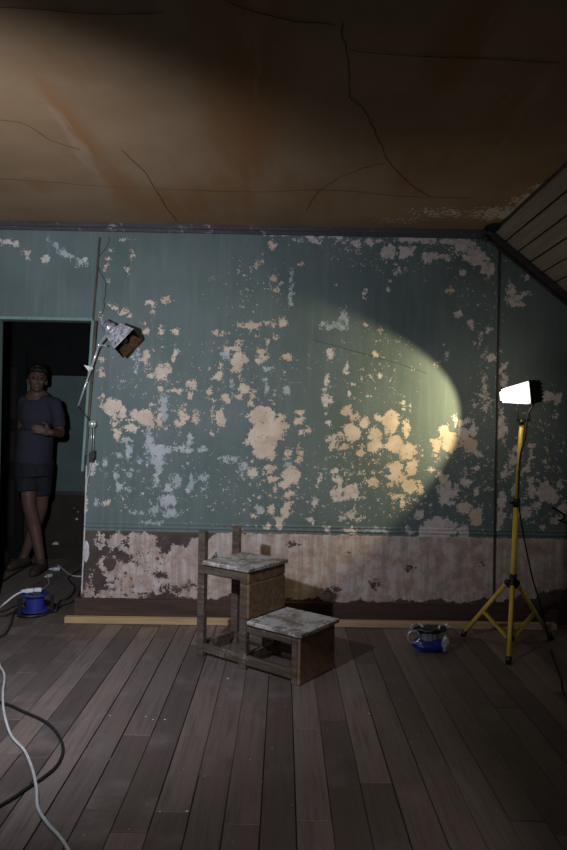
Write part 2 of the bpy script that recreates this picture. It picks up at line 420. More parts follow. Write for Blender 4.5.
COOL = """314.6,241,6,4;331.8,235.5,10,3.4;312,237.7,6,2.5;354.7,244.5,5,3.2;370.8,242,8,3.7;388,252.5,8,8;406.3,252.5,8,6;408.6,239,12,4;429.3,241,10,4;430.4,257,10,5;
397,271,3,4,-30;337.5,285.8,3,2;365.5,293.8,2.3,3.7;388.4,287,1.9,6;450.5,240.7,13,4.5;463.8,244.3,12,7;476,256.4,11,9;488,268.5,7.5,8.5;444.5,257.6,9,4;459,314.4,4.6,3.8;
471.6,324.5,4.8,5.8;481,340,1.8,4;488,330,2,3;511,289,5,8;513.4,300,8.5,6;520.6,303.5,5,4;526.6,277,2.6,3.6;526,293,3.6,2.4;463,273,3,3;
330.7,354,4.2,6;327,379,2.5,7.5;325,398,4,9.5;331.6,399,2,4.7;325,413.8,2.2,2.5;327,423,2.6,2.2;331,439,4.7,4.7;346,370.4,2,3.8;360.8,379,3,1.8;371.8,378.2,2,3;
381.3,376,2.5,2;352,383.7,2.6,2;349,393.7,1.6,5;371,396,1.8,1.6;403,403,2,3.8;410.5,407.4,1.6,3.8;445.6,353.7,1.7,5;492,357.6,5,3.5;484.4,352.8,2,5,-30;475.3,405.5,2.4,4;
485.4,385.7,2.2,14,8;483.8,396.4,3.2,8;485.4,406,2.8,4.3;490,403,2,4;455.3,419.7,2.4,6;467,420.7,5.4,2.7;461,422.6,2.7,3.5;471.8,430.4,4.8,5.8;463,436,5.8,7.8;
504.8,380,4,7;501.8,428.4,5.5,13;501,411,2.4,5;502.5,368,2.4,7,-25;432,470,5,2.7,-25;441.7,476.9,7.8,4.8,-30;445.6,490.4,8.7,13;448.5,502,5,4;456,488.5,3.5,7.8;
465,482.7,6.8,4.8;478.6,468,3.5,2.4;474.7,492.4,2.7,3.9;438.8,529,17.5,12;464,531,5.8,9.7;429,503,3.5,2.7;418,513.7,3.5,4.8;408.7,530,4,3.5;504.8,473,4.8,5.8;
501.8,500,4.8,9.7;500,519.5,4.8,11.6;479.5,454.5,4,5;335.4,470.7,3.8,3.8;338.6,480,5.3,5.3;336.5,493,6.3,8.5;351.3,491.9,8,8.5;341.7,498,10,3.2;347,474,4.2,1.8;
359.7,474,3.8,2.6;321.6,476,2.5,3.8;317.4,482,1.4,5;316,500.3,3.4,4.2;350.2,514,8.5,4.2;357.6,519,3.8,3;341.7,518,3.8,5;349,531,9.5,3.6;327,528,2.6,3.8;
315.4,501,3,5;312,520,3.8,3;409.5,531,5.3,4.2;425.3,531,6.3,9.5;419,515,3.8,3;548.4,396.6,8,6;557.5,400,5,6.6;557.5,414.7,3,6;531,447.7,3.3,6;530,459,2.4,4;530.3,480.6,5,4;
532,490.5,5,8;545,492,8,10;551.7,495.4,8,8;560,484,4,5;542.7,526.7,4,3.3;527,468,5,4;512,460,4,8;514,490,4,8;516,450,3,5;563,510,5,8;87,552,4.5,12;86,500,1.8,12;94,467,3.2,7;
6,242,6,3.4;15,243.5,4,2.6;26,253,6,4,-35;46,259,4,4,30;86,259.5,2,1.6,-30;525,512,6,6;536,505,6,5;555,520,6,5"""
PALE = """291,286,1.3,14;302,240,6,1.6;274,234.7,6,1.2;344,316.7,4,9;333,326,11,3;267.7,369.3,4,2.5;286.8,391,4,4;231.7,387,1.6,5.3;226.5,354.5,4.5,6;
163.6,406.4,4.5,14;137,358.8,2.8,10;126.6,440,5,3.4;129.7,450.8,4,7;120,456,5,2;161.5,450.8,10.5,6;149.8,442,4,12;156,460,8,6;158.3,463,5,10;183.7,448.7,7,3;190,438,3,5;
140.3,460,4,3;105.4,463.7,3,3.5;117,475,2,6;118.7,487.6,3,4.2;131,469,1.3,3;131,477,2.6,1.2;129,488,3.4,1.8;156,481,3,8.5;97,503.5,3.4,3.4;168,487,3.2,4.2;177.4,480,4,8;
191,484.4,4,8.5;154,511,4,4;172,513,7.5,4.2;169,501,10,6;152,522,8,1.8;137,513,4.2,1.2;203,450,4,3;234,460,10,3;204,478,6,4;204,489,3.2,3;243,467,2.6,6;253,474,6,6;
288,465,3.4,3.8;258.8,511,4.2,3.8;376.7,530.6,11.6,1.9;266,385,2.2,6.5;55,245,7,1.8,-35;66,254,8,3,-30;80,262,6,3;150,436,2,9"""
SPECK = """165,430,45,40,0,0.24;165,480,60,40,0,0.28;270,490,60,45,0,0.27;345,480,40,50,0,0.30;400,480,40,45,0,0.32;470,470,35,60,0,0.32;535,480,45,55,0,0.34;250,370,55,40,0,0.24;
160,380,50,50,0,0.22;370,370,50,40,0,0.20;420,250,90,25,0,0.30;345,240,60,10,0,0.30;300,236,40,5,0,0.28;480,300,30,30,0,0.22;490,380,18,60,0,0.27;255,290,50,40,0,0.14;540,430,30,50,0,0.24;545,400,30,20,0,0.14"""
DADO = """120,545,12,12;99.7,539.8,5,7.4;141.7,566,44,22;176,551,10,7;186,564.4,17,16;150,585,45,8;200,562,14,24;230,562,30,32;265,562,35,34;300,565,40,34;340,568,40,34;
380,566,40,36;420,565,40,36;460,566,40,36;500,566,35,34;535,563,28,36;560,556,14,36;330,539,24,6;260,543,22,5;400,541,30,6;450,539,30,6;520,542,20,6;136,603,20,3;
120,595,25,5;200,592,25,6;92,575,4,16;90,592,6,6"""
HOLES = """109,560,6,10;121,555,10,5,-30;165,547,6,6;126,541,3,6;178,588,14,4;160,575,6,3;98,580,6,9;560,600,14,10;545,596,12,6;350,552,2,2;410,568,6,4;
480,565,5,3;486,545,5,3;330,590,10,4;375,585,6,5;292,545,6,4;562,414,5,12;92,566,4,14;215,560,4,8"""

def parse(s):
    out = []
    for t in s.replace('\n', '').split(';'):
        if t.strip():
            out.append([float(x) for x in t.split(',')])
    return out
MPP = YW / F
def blob_field(X, Z, blobs, sharp=True):
    """sharp: .5 at the outline, rising / falling by .5 within 25 mm; else a soft hump of height b[5]"""
    out = np.zeros_like(X)
    for b in blobs:
        c = P(b[0], b[1], YW)
        ang = math.radians(b[4]) if len(b) > 4 else 0.0
        rx, rz = b[2] * MPP, b[3] * MPP
        R = max(rx, rz) * (1.0 if sharp else 1.45) + 0.04
        idx = np.nonzero((np.abs(X - c.x) < R) & (np.abs(Z - c.z) < R))[0]
        if not len(idx): continue
        dx, dz = X[idx] - c.x, Z[idx] - c.z
        ca, sa = math.cos(ang), math.sin(ang)
        u = (dx * ca + dz * sa) / rx; v = (-dx * sa + dz * ca) / rz
        r = np.sqrt(u * u + v * v)
        if sharp:
            val = np.clip(0.5 + (1 - r) * min(rx, rz) * 1.2 / 0.025 * 0.5, 0, 1)
        else:
            val = b[5] * np.clip(1 - 0.5 * r * r, 0, 1)
        out[idx] = np.maximum(out[idx], val)
    return out

ZD = 0.567   # top of the brown dado
RAILS = [0.585, 0.588, 0.596, 0.599, 0.612, 0.614, 0.618, 0.620]
def left_edge(z):
    pts = [(0.0, -1.345), (0.55, -1.33), (1.0, -1.325), (1.98, -1.262), (ZC, -1.235)]
    for (z0, x0), (z1, x1) in zip(pts, pts[1:]):
        if z <= z1: return x0 + (x1 - x0) * (z - z0) / (z1 - z0)
    return pts[-1][1]
def ztop(x):
    return ZC if x <= XS else ZC - (x - XS) * SLOPE

def add_grid(verts, faces, xs_fn, zs, ncol, top_fn):
    base = len(verts)
    for iz, z in enumerate(zs):
        for c in range(ncol + 1):
            x = xs_fn(z, c / ncol)
            zz = z
            if z > 1.4:
                zz = 1.4 + (z - 1.4) * (top_fn(x) - 1.4) / (ZC - 1.4)
            y = YW
            if 0.587 <= z <= 0.597: y -= 0.006
            elif 0.613 <= z <= 0.619: y -= 0.004
            elif z < ZD: y -= 0.002
            y += 0.0022 * mnoise.noise(Vector((x * 3, z * 3, 0.3)))
            verts.append((x, y, zz))
    for iz in range(len(zs) - 1):
        for c in range(ncol):
            a = base + iz * (ncol + 1) + c
            faces.append((a, a + 1, a + ncol + 2, a + ncol + 1))
verts, faces = [], []
zs = sorted(set([round(i * 0.010, 4) for i in range(int(ZC / 0.010) + 1)] + RAILS + [ZC]))
add_grid(verts, faces, lambda z, t: left_edge(z) + t * (XR - left_edge(z)), zs, 400, ztop)
ZDOOR = 1.98
zs2 = sorted(set([ZDOOR] + [ZDOOR + 0.012 * i for i in range(1, 52)] + [ZC]))
add_grid(verts, faces, lambda z, t: XL + t * (left_edge(z) - XL), zs2, 138, ztop)
XDL = -1.955
zs3 = sorted(set([0.0, ZD - 0.002, ZD] + RAILS + [1.0, 1.4, ZDOOR]))
add_grid(verts, faces, lambda z, t: XL + t * (XDL - XL), zs3, 20, ztop)
nfront = len(verts)
def quad(a, b, c, d):
    i = len(verts); verts.extend([a, b, c, d]); faces.append((i, i + 1, i + 2, i + 3))
YB = YW + TH
# reveals and back side of the partition
edge_z = [z for z in zs if z <= ZDOOR]
for z0, z1 in zip(edge_z, edge_z[1:]):
    quad((left_edge(z0), YB, z0), (left_edge(z0), YW, z0), (left_edge(z1), YW, z1), (left_edge(z1), YB, z1))
quad((XDL, YW, 0), (XDL, YB, 0), (XDL, YB, ZDOOR), (XDL, YW, ZDOOR))
quad((XDL, YW, ZDOOR), (XDL, YB, ZDOOR), (left_edge(1.97), YB, ZDOOR), (left_edge(1.97), YW, ZDOOR))
quad((XR, YB, 0), (-1.345, YB, 0), (-1.262, YB, ZDOOR), (XR, YB, ZDOOR))
quad((XR, YB, ZDOOR), (-3.4, YB, ZDOOR), (-3.4, YB, ZC), (XR, YB, ZC))
quad((XDL, YB, 0), (-3.4, YB, 0), (-3.4, YB, ZDOOR), (XDL, YB, ZDOOR))
me = bpy.data.meshes.new('wall_back')
me.from_pydata(verts, [], faces); me.update()
co = np.array(verts)
X, Z = co[:, 0].copy(), co[:, 2].copy()
Z0 = Z.copy()
wob = np.array([mnoise.noise_vector(Vector((x * 22, 0.5, z * 22))) for x, z in zip(X, Z)])
X += wob[:, 0] * 0.010; Z += wob[:, 2] * 0.010
warm = blob_field(X, Z, parse(WARM)); cool = blob_field(X, Z, parse(COOL))
speck = blob_field(X, Z, parse(SPECK), False); dadop = blob_field(X, Z, parse(DADO)); holes = blob_field(X, Z, parse(HOLES))
pale = blob_field(X, Z, parse(PALE))
isd = Z0 < ZD
up = np.maximum(np.maximum(warm, cool), speck)
lowcool = np.where(Z0 > ZD - 0.03, cool, 0)
peel = np.where(isd, np.maximum(np.minimum(dadop * np.where(X > -0.75, 1.5, 1.15), np.where(X > -0.75, 1.15, 0.86)), np.maximum(lowcool, warm)), up)
peel = peel - holes * 0.75
for nm, arr in (('peel', peel), ('pale', np.where(isd, 0, pale)), ('warm', np.clip(0.5 + (warm - cool) * 0.9, 0, 1)), ('dado', np.where(isd, 1.0, 0.0))):
    a = me.attributes.new(nm, 'FLOAT', 'POINT')
    a.data.foreach_set('value', arr.astype(np.float32))
me.polygons.foreach_set('use_smooth', [True] * len(me.polygons))
wall_back = bpy.data.objects.new('wall_back', me); C.objects.link(wall_back)
me.materials.append(M_WALL); struct(wall_back)

def ribbon(name, pts, wd, nrm, mat, parent, thick=0.002):
    """thin tapering crack line lying on a surface; nrm points out of the surface"""
    pts = spline(pts, 4)
    nrm = Vector(nrm); bm = bmesh.new(); rows = []
    n = len(pts)
    for i, p in enumerate(pts):
        t = (pts[min(i + 1, n - 1)] - pts[max(i - 1, 0)]).normalized()
        s = t.cross(nrm).normalized()
        q = p + s * mnoise.noise(p * 25) * wd * 2.0
        ww = wd * (0.55 + 0.6 * abs(mnoise.noise(p * 18 + Vector((3, 1, 0))))) * (1 if 0 < i < n - 1 else 0.3)
        rows.append([bm.verts.new(q - s * ww / 2), bm.verts.new(q + nrm * thick), bm.verts.new(q + s * ww / 2)])
    for a, b in zip(rows, rows[1:]):
        bm.faces.new((a[0], a[1], b[1], b[0])); bm.faces.new((a[1], a[2], b[2], b[1]))
    return mesh_obj(name, bm, mat, parent)
for pts in ([(108, 236), (109, 243), (101, 254), (97, 259), (98, 266), (104, 277), (106, 285), (105, 300), (104, 308), (98, 318)],
            [(128, 262), (125, 279)], [(310, 339), (350, 350), (390, 361), (428, 374)]):  # last line is a cable's cast shadow drawn as a dark ribbon
    ribbon('crack_and_shade', [P(x, y, YW - 0.001) for x, y in pts], 0.006 if len(pts) > 4 else 0.003, (0, -1, 0), M_CRACK, wall_back)

# --- trims on the back wall
bm = bmesh.new()
box(bm, (XL, YW - 0.032, ZC - 0.030), (XS + 0.0, YW + 0.01, ZC))
box(bm, (XL, YW - 0.018, ZC - 0.052), (XS + 0.01, YW + 0.01, ZC - 0.030))
struct(mesh_obj('trim_1', bm, M_CROWN))
bm = bmesh.new()
sl = Vector((1, 0, -SLOPE)).normalized(); nn = Vector((-SLOPE, 0, -1)).normalized()
p0 = Vector((XS - 0.01, YW - 0.03, ZC - 0.0)); p1 = p0 + sl * 1.72
prism(bm, [p0, p1, p1 + nn * 0.040, p0 + nn * 0.040], Vector((0, 0.04, 0)))
q0 = p0 + Vector((0, 0.012, 0)) + nn * 0.048; q1 = q0 + sl * 1.72
prism(bm, [q0, q1, q1 + nn * 0.012, q0 + nn * 0.012], Vector((0, 0.03, 0)))
struct(mesh_obj('trim_2', bm, M_TRIM))
def strip(name, a, b, wd, proud, mat, back=0.006):
    bm = bmesh.new()
    a = Vector(a); b = Vector(b)
    s = Vector((wd / 2, 0, 0))
    n = 10; rows = []
    for i in range(n + 1):
        p = a.lerp(b, i / n) + Vector((0.002 * mnoise.noise(Vector((i * 1.3, wd * 50, 0))), 0, 0))
        rows.append([bm.verts.new(p + s * sx + Vector((0, dy, 0))) for sx, dy in ((-1, back), (-0.8, -proud), (0.8, -proud), (1, back))])
    for r0, r1 in zip(rows, rows[1:]):
        for k in range(4):
            bm.faces.new((r0[k], r0[(k + 1) % 4], r1[(k + 1) % 4], r1[k]))
    bm.faces.new(rows[0]); bm.faces.new(rows[-1][::-1])
    bmesh.ops.recalc_face_normals(bm, faces=list(bm.faces))
    return struct(mesh_obj(name, bm, mat))
strip('trim_3', P(499.5, 240, YW), P(493.2, 606, YW), 0.013, 0.012, M_TRIM)
strip('trim_4', P(100.2, 238, YW), P(93.2, 321, YW), 0.013, 0.014, M_GROOVE)
strip('trim_5', P(93.6, 321, YW), P(83.2, 471, YW), 0.020, 0.022, M_CASE, 0.05)
strip('trim_6', P(96.2, 321, YW), P(86.0, 455, YW), 0.018, 0.008, M_GROOVE)
bm = bmesh.new()
a = P(-12, 318.8, YW); b = P(93, 320.4, YW)
box(bm, (a.x, YW - 0.016, ZDOOR - 0.004), (b.x, YW + 0.05, ZDOOR + 0.016))
struct(mesh_obj('trim_7', bm, M_CASE))
strip('trim_8', (XDL - 0.008, YW, 0), (XDL - 0.003, YW, ZDOOR), 0.03, 0.02, M_CASE, 0.05)
# baseboard
bm = bmesh.new()
box(bm, (-1.375, YW - 0.035, 0), (XR, YW + 0.02, 0.112))
bm.edges.ensure_lookup_table()
bmesh.ops.subdivide_edges(bm, edges=[e for e in bm.edges if abs(e.verts[0].co.x - e.verts[1].co.x) > 1], cuts=60)
for v in bm.verts:
    if v.co.z > 0.1: v.co.z += 0.004 * mnoise.noise(v.co * 7); v.co.y += 0.003 * mnoise.noise(v.co * 5)
struct(mesh_obj('baseboard_back', bm, M_BASE))
# pale filler lump where the casing broke away, and at the plaster edge
bm = bmesh.new()
ball(bm, P(92.5, 466, YW - 0.002), 0.020, 0.012, 0.046, seg=12); jitter(bm, 0.006, 30)
mesh_obj('plaster_lump', bm, M_PLASTER, wall_back, True)
bm = bmesh.new()
ball(bm, P(86.5, 552, YW - 0.001), 0.022, 0.010, 0.075, seg=14); jitter(bm, 0.009, 26, 2)
mesh_obj('plaster_lump', bm, M_PLASTER, wall_back, True)
bm = bmesh.new()
pts = [Vector((left_edge(z) + 0.002, YW - 0.001, z)) for z in np.linspace(0.13, 1.0, 40)]
tube(bm, pts, [0.0045 + 0.003 * abs(mnoise.noise(p * 14)) for p in pts], 6)
mesh_obj('broken_plaster_edge', bm, M_PLASTER, wall_back, True)
# pipe end in the ceiling corner
bm = bmesh.new()
cone(bm, P(485.5, 238.6, YW), P(485.5, 238.6, YW - 0.05), 0.022, 0.022, 14); ball(bm, P(485.5, 238.6, YW - 0.05), 0.022)
mesh_obj('pipe_end', bm, M_TRIM, wall_back, True)
# dark gap where the ceiling has broken away in the corner
bm = bmesh.new()
ball(bm, (XS - 0.02, YW - 0.10, ZC - 0.004), 0.06, 0.09, 0.012); jitter(bm, 0.012, 22)
mesh_obj('broken_corner', bm, M_CRACK, wall_back, True)

# ------------------------------------------------------------------ ceiling
nx, ny = 150, 160
xs = np.linspace(XL, XS, nx + 1); ys = np.linspace(YR, YW, ny + 1)
cv = [(x, y, ZC + 0.004 * mnoise.noise(Vector((x * 2, y * 2, 0)))) for y in ys for x in xs]
cf = [(j * (nx + 1) + i, (j + 1) * (nx + 1) + i, (j + 1) * (nx + 1) + i + 1, j * (nx + 1) + i + 1) for j in range(ny) for i in range(nx)]
me = bpy.data.meshes.new('ceiling'); me.from_pydata(cv, [], cf); me.update()
co = np.array(cv)
def cfield(blobs):
    out = np.zeros(len(cv))
    for (px, py, rx, ry, pk) in blobs:
        c = CL(px, py, ZC); d = c.y
        rX = rx / F * d; rY = ry * d / (425 - py) if py < 400 else 0.3
        u = (co[:, 0] - c.x) / rX; v = (co[:, 1] - c.y) / rY
        out = np.maximum(out, pk * np.clip(1 - 0.5 * (u * u + v * v), 0, 1))
    return out
stain = cfield([(250, 130, 50, 110, .75), (235, 195, 90, 40, .6), (80, 130, 18, 60, .6), (60, 70, 70, 30, .45), (160, 205, 60, 22, .65), (460, 40, 35, 70, .7), (420, 170, 60, 40, .5),
                (20, 185, 40, 12, .55), (330, 200, 60, 20, .5), (100, 20, 60, 25, .45), (130, 190, 20, 35, .7), (520, 90, 40, 60, .4), (195, 40, 30, 50, .35)])
flake = cfield([(530, 200, 26, 9, .62), (545, 187, 18, 8, .62), (500, 214, 40, 10, .60), (440, 213, 45, 8, .52), (560, 178, 12, 6, .6), (400, 220, 40, 5, .45)])
for nm, arr in (('stain', stain), ('flake', flake)):
    a = me.attributes.new(nm, 'FLOAT', 'POINT'); a.data.foreach_set('value', arr.astype(np.float32))
ceiling = bpy.data.objects.new('ceiling', me); C.objects.link(ceiling); me.materials.append(M_CEIL); struct(ceiling)
bm = bmesh.new(); box(bm, (XL - .1, YR - .1, ZC + 0.02), (XS + 0.03, YW + TH, ZC + 0.08)); mesh_obj('ceiling_backing', bm, M_TRIM, ceiling)
for pts, wd in (([(341, 20), (344, 45), (349, 70), (350, 96), (366, 112), (376, 135), (386, 156), (400, 174), (414, 188), (430, 196)], .012),
                ([(307, 212), (311, 202), (318, 193), (333, 181), (348, 174), (368, 167), (385, 163)], .012),
                ([(0, 179), (60, 183), (110, 187), (180, 190), (260, 192), (330, 190), (400, 196), (470, 198)], .007),
                ([(350, 50), (400, 55), (470, 58), (560, 63)], .008),
                ([(0, 7), (60, 11), (120, 14), (165, 13)], .008), ([(225, 0), (250, 10), (290, 20), (335, 25)], .007),
                ([(120, 150), (145, 173), (165, 206), (178, 222)], .008), ([(0, 120), (25, 124), (50, 140), (80, 150)], .007)):
    ribbon('crack_and_shade', [CL(x, y, ZC - 0.004) for x, y in pts], wd * .55, (0, 0, -1), M_CRACKC, ceiling)

# sloping boarded ceiling
M_sl = empty('ceiling_slope'); struct(M_sl)
nn_up = Vector((SLOPE, 0, 1)).normalized()
bw = 0.108
bm = bmesh.new()
p0 = Vector((XS + 0.02, YR, ZC)) + nn_up * 0.03; p1 = p0 + sl * 1.72
prism(bm, [p0, p1, p1 + nn_up * 0.05, p0 + nn_up * 0.05], Vector((0, YW - YR, 0)))
mesh_obj('slope_backing', bm, M_CRACK, M_sl)
for i in range(16):
    bm = bmesh.new()
    a = Vector((XS + 0.004, YR, ZC - 0.004)) + sl * (i * bw + 0.004) + nn_up * (0.004 * random.random())
    b = a + sl * (bw - 0.009)
    prism(bm, [a, b, b + nn_up * 0.02, a + nn_up * 0.02], Vector((0, YW - YR - 0.005, 0)))
    bevel_all(bm, 0.003)
    mesh_obj('plank', bm, M_WHITEPLANK, M_sl)
bm = bmesh.new()
tube(bm, [Vector((XS + 0.004, y, ZC - 0.006 + 0.004 * mnoise.noise(Vector((0, y * 4, 0))))) for y in np.linspace(YR, YW - 0.03, 40)], 0.010, 6)
struct(mesh_obj('trim_9', bm, M_TRIM))

# ------------------------------------------------------------------ other walls (behind and beside the camera), next room
def slab(name, lo, hi, mat):
    bm = bmesh.new(); box(bm, lo, hi); return struct(mesh_obj(name, bm, mat))
slab('wall_left', (XL - TH, YR, 0), (XL, YW, ZC), M_PLAINW)
slab('wall_right', (XR, YR, 0), (XR + TH, YW, 1.56), M_PLAINW)
bm = bmesh.new()
wx0, wx1, wz0, wz1 = -1.05, 0.05, 0.95, 2.25
box(bm, (XL, YR - TH, 0), (wx0, YR, ZC)); box(bm, (wx1, YR - TH, 0), (XR, YR, ZC))
box(bm, (wx0, YR - TH, 0), (wx1, YR, wz0)); box(bm, (wx0, YR - TH, wz1), (wx1, YR, ZC))
struct(mesh_obj('wall_front', bm, M_PLAINW))
win = empty('window_1', (0, 0, 0)); struct(win)
bm = bmesh.new()
for lo, hi in (((wx0, YR - .09, wz0), (wx0 + .05, YR - .04, wz1)), ((wx1 - .05, YR - .09, wz0), (wx1, YR - .04, wz1)),
               ((wx0, YR - .09, wz0), (wx1, YR - .04, wz0 + .05)), ((wx0, YR - .09, wz1 - .05), (wx1, YR - .04, wz1)), ((-.52, YR - .09, wz0), (-.48, YR - .04, wz1))):
    box(bm, lo, hi)
mesh_obj('window_frame', bm, M_WHITEPLANK, win)

slab('wall_far', (-3.4, YF, 0), (0.2, YF + .1, ZC), M_FARTEAL)
far = bpy.data.objects['wall_far']
# lintel shade painted as a dark upper band, brown dado and rail of the next room
bm = bmesh.new(); box(bm, (-3.4, YF - .03, 1.725), (0.2, YF, ZC)); mesh_obj('painted_lintel_shade', bm, M_DARKWALL_SHADE, far)
bm = bmesh.new(); box(bm, (-3.4, YF - .008, 0), (0.2, YF, 0.63)); mesh_obj('dado', bm, M_FARBROWN, far)
bm = bmesh.new(); box(bm, (-3.4, YF - .02, 0.60), (0.2, YF, 0.635)); mesh_obj('dado_rail', bm, M_TRIM, far)
bm = bmesh.new(); box(bm, (-3.4, YF - .03, 0), (0.2, YF - .0, 0.13)); struct(mesh_obj('baseboard_far', bm, M_FARBROWN))
for (px, py, r) in ((55, 544, .03), (77, 519, .015), (74, 508, .006), (78, 512, .008), (68, 546, .012), (60, 546, .018)):
    bm = bmesh.new(); ball(bm, P(px, py, YF - .01), r, .006, r * .7); jitter(bm, r * .4, 30, px)
    mesh_obj('plaster_patch', bm, M_PLASTER, far, True)
slab('wall_far_left', (-3.5, YB, 0), (-3.4, YF, ZC), M_DARKWALL_SHADE)
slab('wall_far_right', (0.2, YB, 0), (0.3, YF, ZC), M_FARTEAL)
slab('ceiling_far', (-3.5, YB, ZC), (0.3, YF + .1, ZC + .06), M_DARKWALL_SHADE)
# panelled door on the far wall
d2 = empty('door_1'); struct(d2)
bm = bmesh.new(); box(bm, (-3.2, YF - .06, 0), (-2.42, YF - .03, 1.95)); mesh_obj('door_leaf', bm, M_DARKWALL_SHADE, d2)
for z0, z1 in ((.2, .75), (.9, 1.2), (1.3, 1.8)):
    for x0 in (-3.1, -2.76):
        bm = bmesh.new(); box(bm, (x0, YF - .075, z0), (x0 + .26, YF - .055, z1)); bevel_all(bm, .008); mesh_obj('panel', bm, M_FARDOOR, d2)

# ------------------------------------------------------------------ floor of single boards
floor = empty('floor'); struct(floor)
bm = bmesh.new(); box(bm, (-3.5, YR - .1, -0.08), (XR + .1, YF + .1, -0.022)); mesh_obj('subfloor', bm, M_CRACK, floor)
PWD = 0.1185
k0 = int(math.floor((-3.5 + 0.2886) / PWD)); k1 = int(math.ceil((XR + 0.2886) / PWD))
fixed = {}
for px, py in ((102, 808.7), (171, 811.5), (213, 775), (241, 824), (438, 764), (310, 820), (300, 728), (135, 735)):
    g = G(px, py); k = int(math.floor((g.x + 0.2886) / PWD)); fixed.setdefault(k, []).append(g.y)
rp = random.Random(11)
for k in range(k0, k1):
    x0 = -0.2886 + k * PWD; x1 = x0 + PWD
    y = YR - rp.random() * 1.2
    cuts = [YR]
    fx = sorted(fixed.get(k, []))
    if fx:
        cuts += fx; y = fx[-1]
    while True:
        y += rp.uniform(1.5, 3.2)
        if y > YF - 0.3: break
        if y > YR + .4: cuts.append(y)
    cuts.append(YF)
    for y0, y1 in zip(cuts, cuts[1:]):
        bm = bmesh.new()
        zt = rp.uniform(-0.0025, 0.0)
        gp = 0.0006 + rp.random() ** 2 * 0.0022
        cx, cy = (x0 + x1) / 2, (y0 + y1) / 2
        box(bm, (x0 + gp - cx, y0 + gp - cy, -0.022), (x1 - gp - cx, y1 - gp - cy, 0))
        bmesh.ops.bevel(bm, geom=[e for e in bm.edges if e.verts[0].co.z > -.01 and e.verts[1].co.z > -.01], offset=0.0014, segments=1, affect='EDGES')
        o = mesh_obj('plank', bm, M_PLANK, floor); o.location = (cx, cy, zt)

# ------------------------------------------------------------------ step stool
SL = Vector((-0.468, 3.712, 0.0)); SA = math.radians(-36.5)
stool = empty('step_stool', SL); stool.rotation_euler = (0, 0, SA)
tag(stool, 'worn brown wooden two-step stool on the floorboards before the peeling wall', 'step stool')
U1, U2, VW, H1, H2, HP = 0.362, 0.708, 0.325, 0.537, 0.264, 0.697
def spart(name, lo, hi, mat, bev=0.004, jit=0.0015, label=None, cuts=0):
    bm = bmesh.new(); box(bm, lo, hi)
    if cuts: bmesh.ops.subdivide_edges(bm, edges=list(bm.edges), cuts=cuts, use_grid_fill=True)
    else: bevel_all(bm, bev, 1)
    jitter(bm, jit, 9, len(name) % 7)
    o = mesh_obj(name, bm, mat, stool)
    if label: o['label'] = label
    return o
T = 0.05
for v0 in (0, VW - 0.035):
    spart('post', (0, v0, 0), (T, v0 + 0.035, HP - (0.005 if v0 else 0)), M_STOOL)
    spart('leg', (U1 - T, v0, 0), (U1, v0 + 0.035, H1 - .02), M_STOOL)
    spart('leg', (U2 - T, v0, 0), (U2 - .014, v0 + 0.035, H2 - .02), M_STOOL)
    spart('bottom_rail', (T, v0 + .004, 0.025), (U1 - T, v0 + .030, 0.072), M_STOOL)
    spart('bottom_rail', (U1, v0 + .004, 0.022), (U2 - T, v0 + .030, 0.072), M_STOOL)
    spart('top_rail', (T, v0 + .003, H1 - .075), (U1 - T, v0 + .031, H1 - .021), M_STOOL)
    spart('top_rail', (U1, v0 + .003, H2 - .066), (U2 - T, v0 + .031, H2 - .021), M_STOOL)
spart('cross_rail', (0.006, .035, .03), (0.034, VW - .035, .075), M_STOOL)
spart('cross_rail', (0.006, .035, H1 - .075), (0.034, VW - .035, H1 - .021), M_STOOL)
spart('cross_rail', (U1 - .04, .035, .03), (U1 - .012, VW - .035, .075), M_STOOL)
spart('riser', (U1 - .002, .001, H2 + .004), (U1 + .014, VW - .001, H1 - .085), M_STOOLPANEL)
spart('riser', (U1 - .002, .001, H1 - .081), (U1 + .014, VW - .001, H1 - .021), M_STOOLPANEL)
spart('front_panel', (U2 - .013, .0, .004), (U2 + .004, VW, H2 - .021), M_STOOLPANEL)
spart('step_board', (0.052, -.018, H1 - .02), (U1 + .022, VW + .018, H1 + .002), M_STOOLTOP, label='pale scuffed upper step board')
spart('step_board', (U1 + .015, -.018, H2 - .02), (U2 + .022, VW + .018, H2 + .002), M_STOOLTOP, label='pale scuffed lower step board')

# ------------------------------------------------------------------ batten on the floor
a = G(64, 623.5); b = G(557, 630.4)
bm = bmesh.new()
box(bm, (0, 0, 0), ((b - a).length, 0.045, 0.040)); bevel_all(bm, .003)
bat = mesh_obj('wooden_batten', bm, M_PINE)
bat.location = a; bat.rotation_euler = (0, 0, math.atan2(b.y - a.y, b.x - a.x))
tag(bat, 'long pale pine batten lying on the floor along the baseboard', 'batten')

# ------------------------------------------------------------------ yellow tripod work light
tc = Vector((1.385, 3.965, 0))
tri = empty('tripod_stand', tc)
tag(tri, 'yellow telescopic tripod stand carrying the lit work light', 'tripod stand')
def tp(name, fn, mat, smooth=True, parent=None):
    bm = bmesh.new(); fn(bm)
    bmesh.ops.translate(bm, verts=list(bm.verts), vec=-tc)
    return mesh_obj(name, bm, mat, parent or tri, smooth)
hub = P(513, 579, 3.965); pt = P(521.5, 423, 3.965); mid = P(516.3, 502, 3.965)
pb = Vector((hub.x - .01, hub.y, 0.035))
tp('pole', lambda bm: cone(bm, pb, mid, .0155, .0155), M_YEL)
tp('upper_pole', lambda bm: cone(bm, mid, pt, .0125, .0125), M_YEL)
ax = (pt - pb).normalized()
def hubf(bm):
    cone(bm, hub - ax * .045, hub + ax * .03, .022, .022); cone(bm, hub - ax * .05, hub - ax * .02, .030, .030)
hb = tp('hub', hubf, M_BLACK)
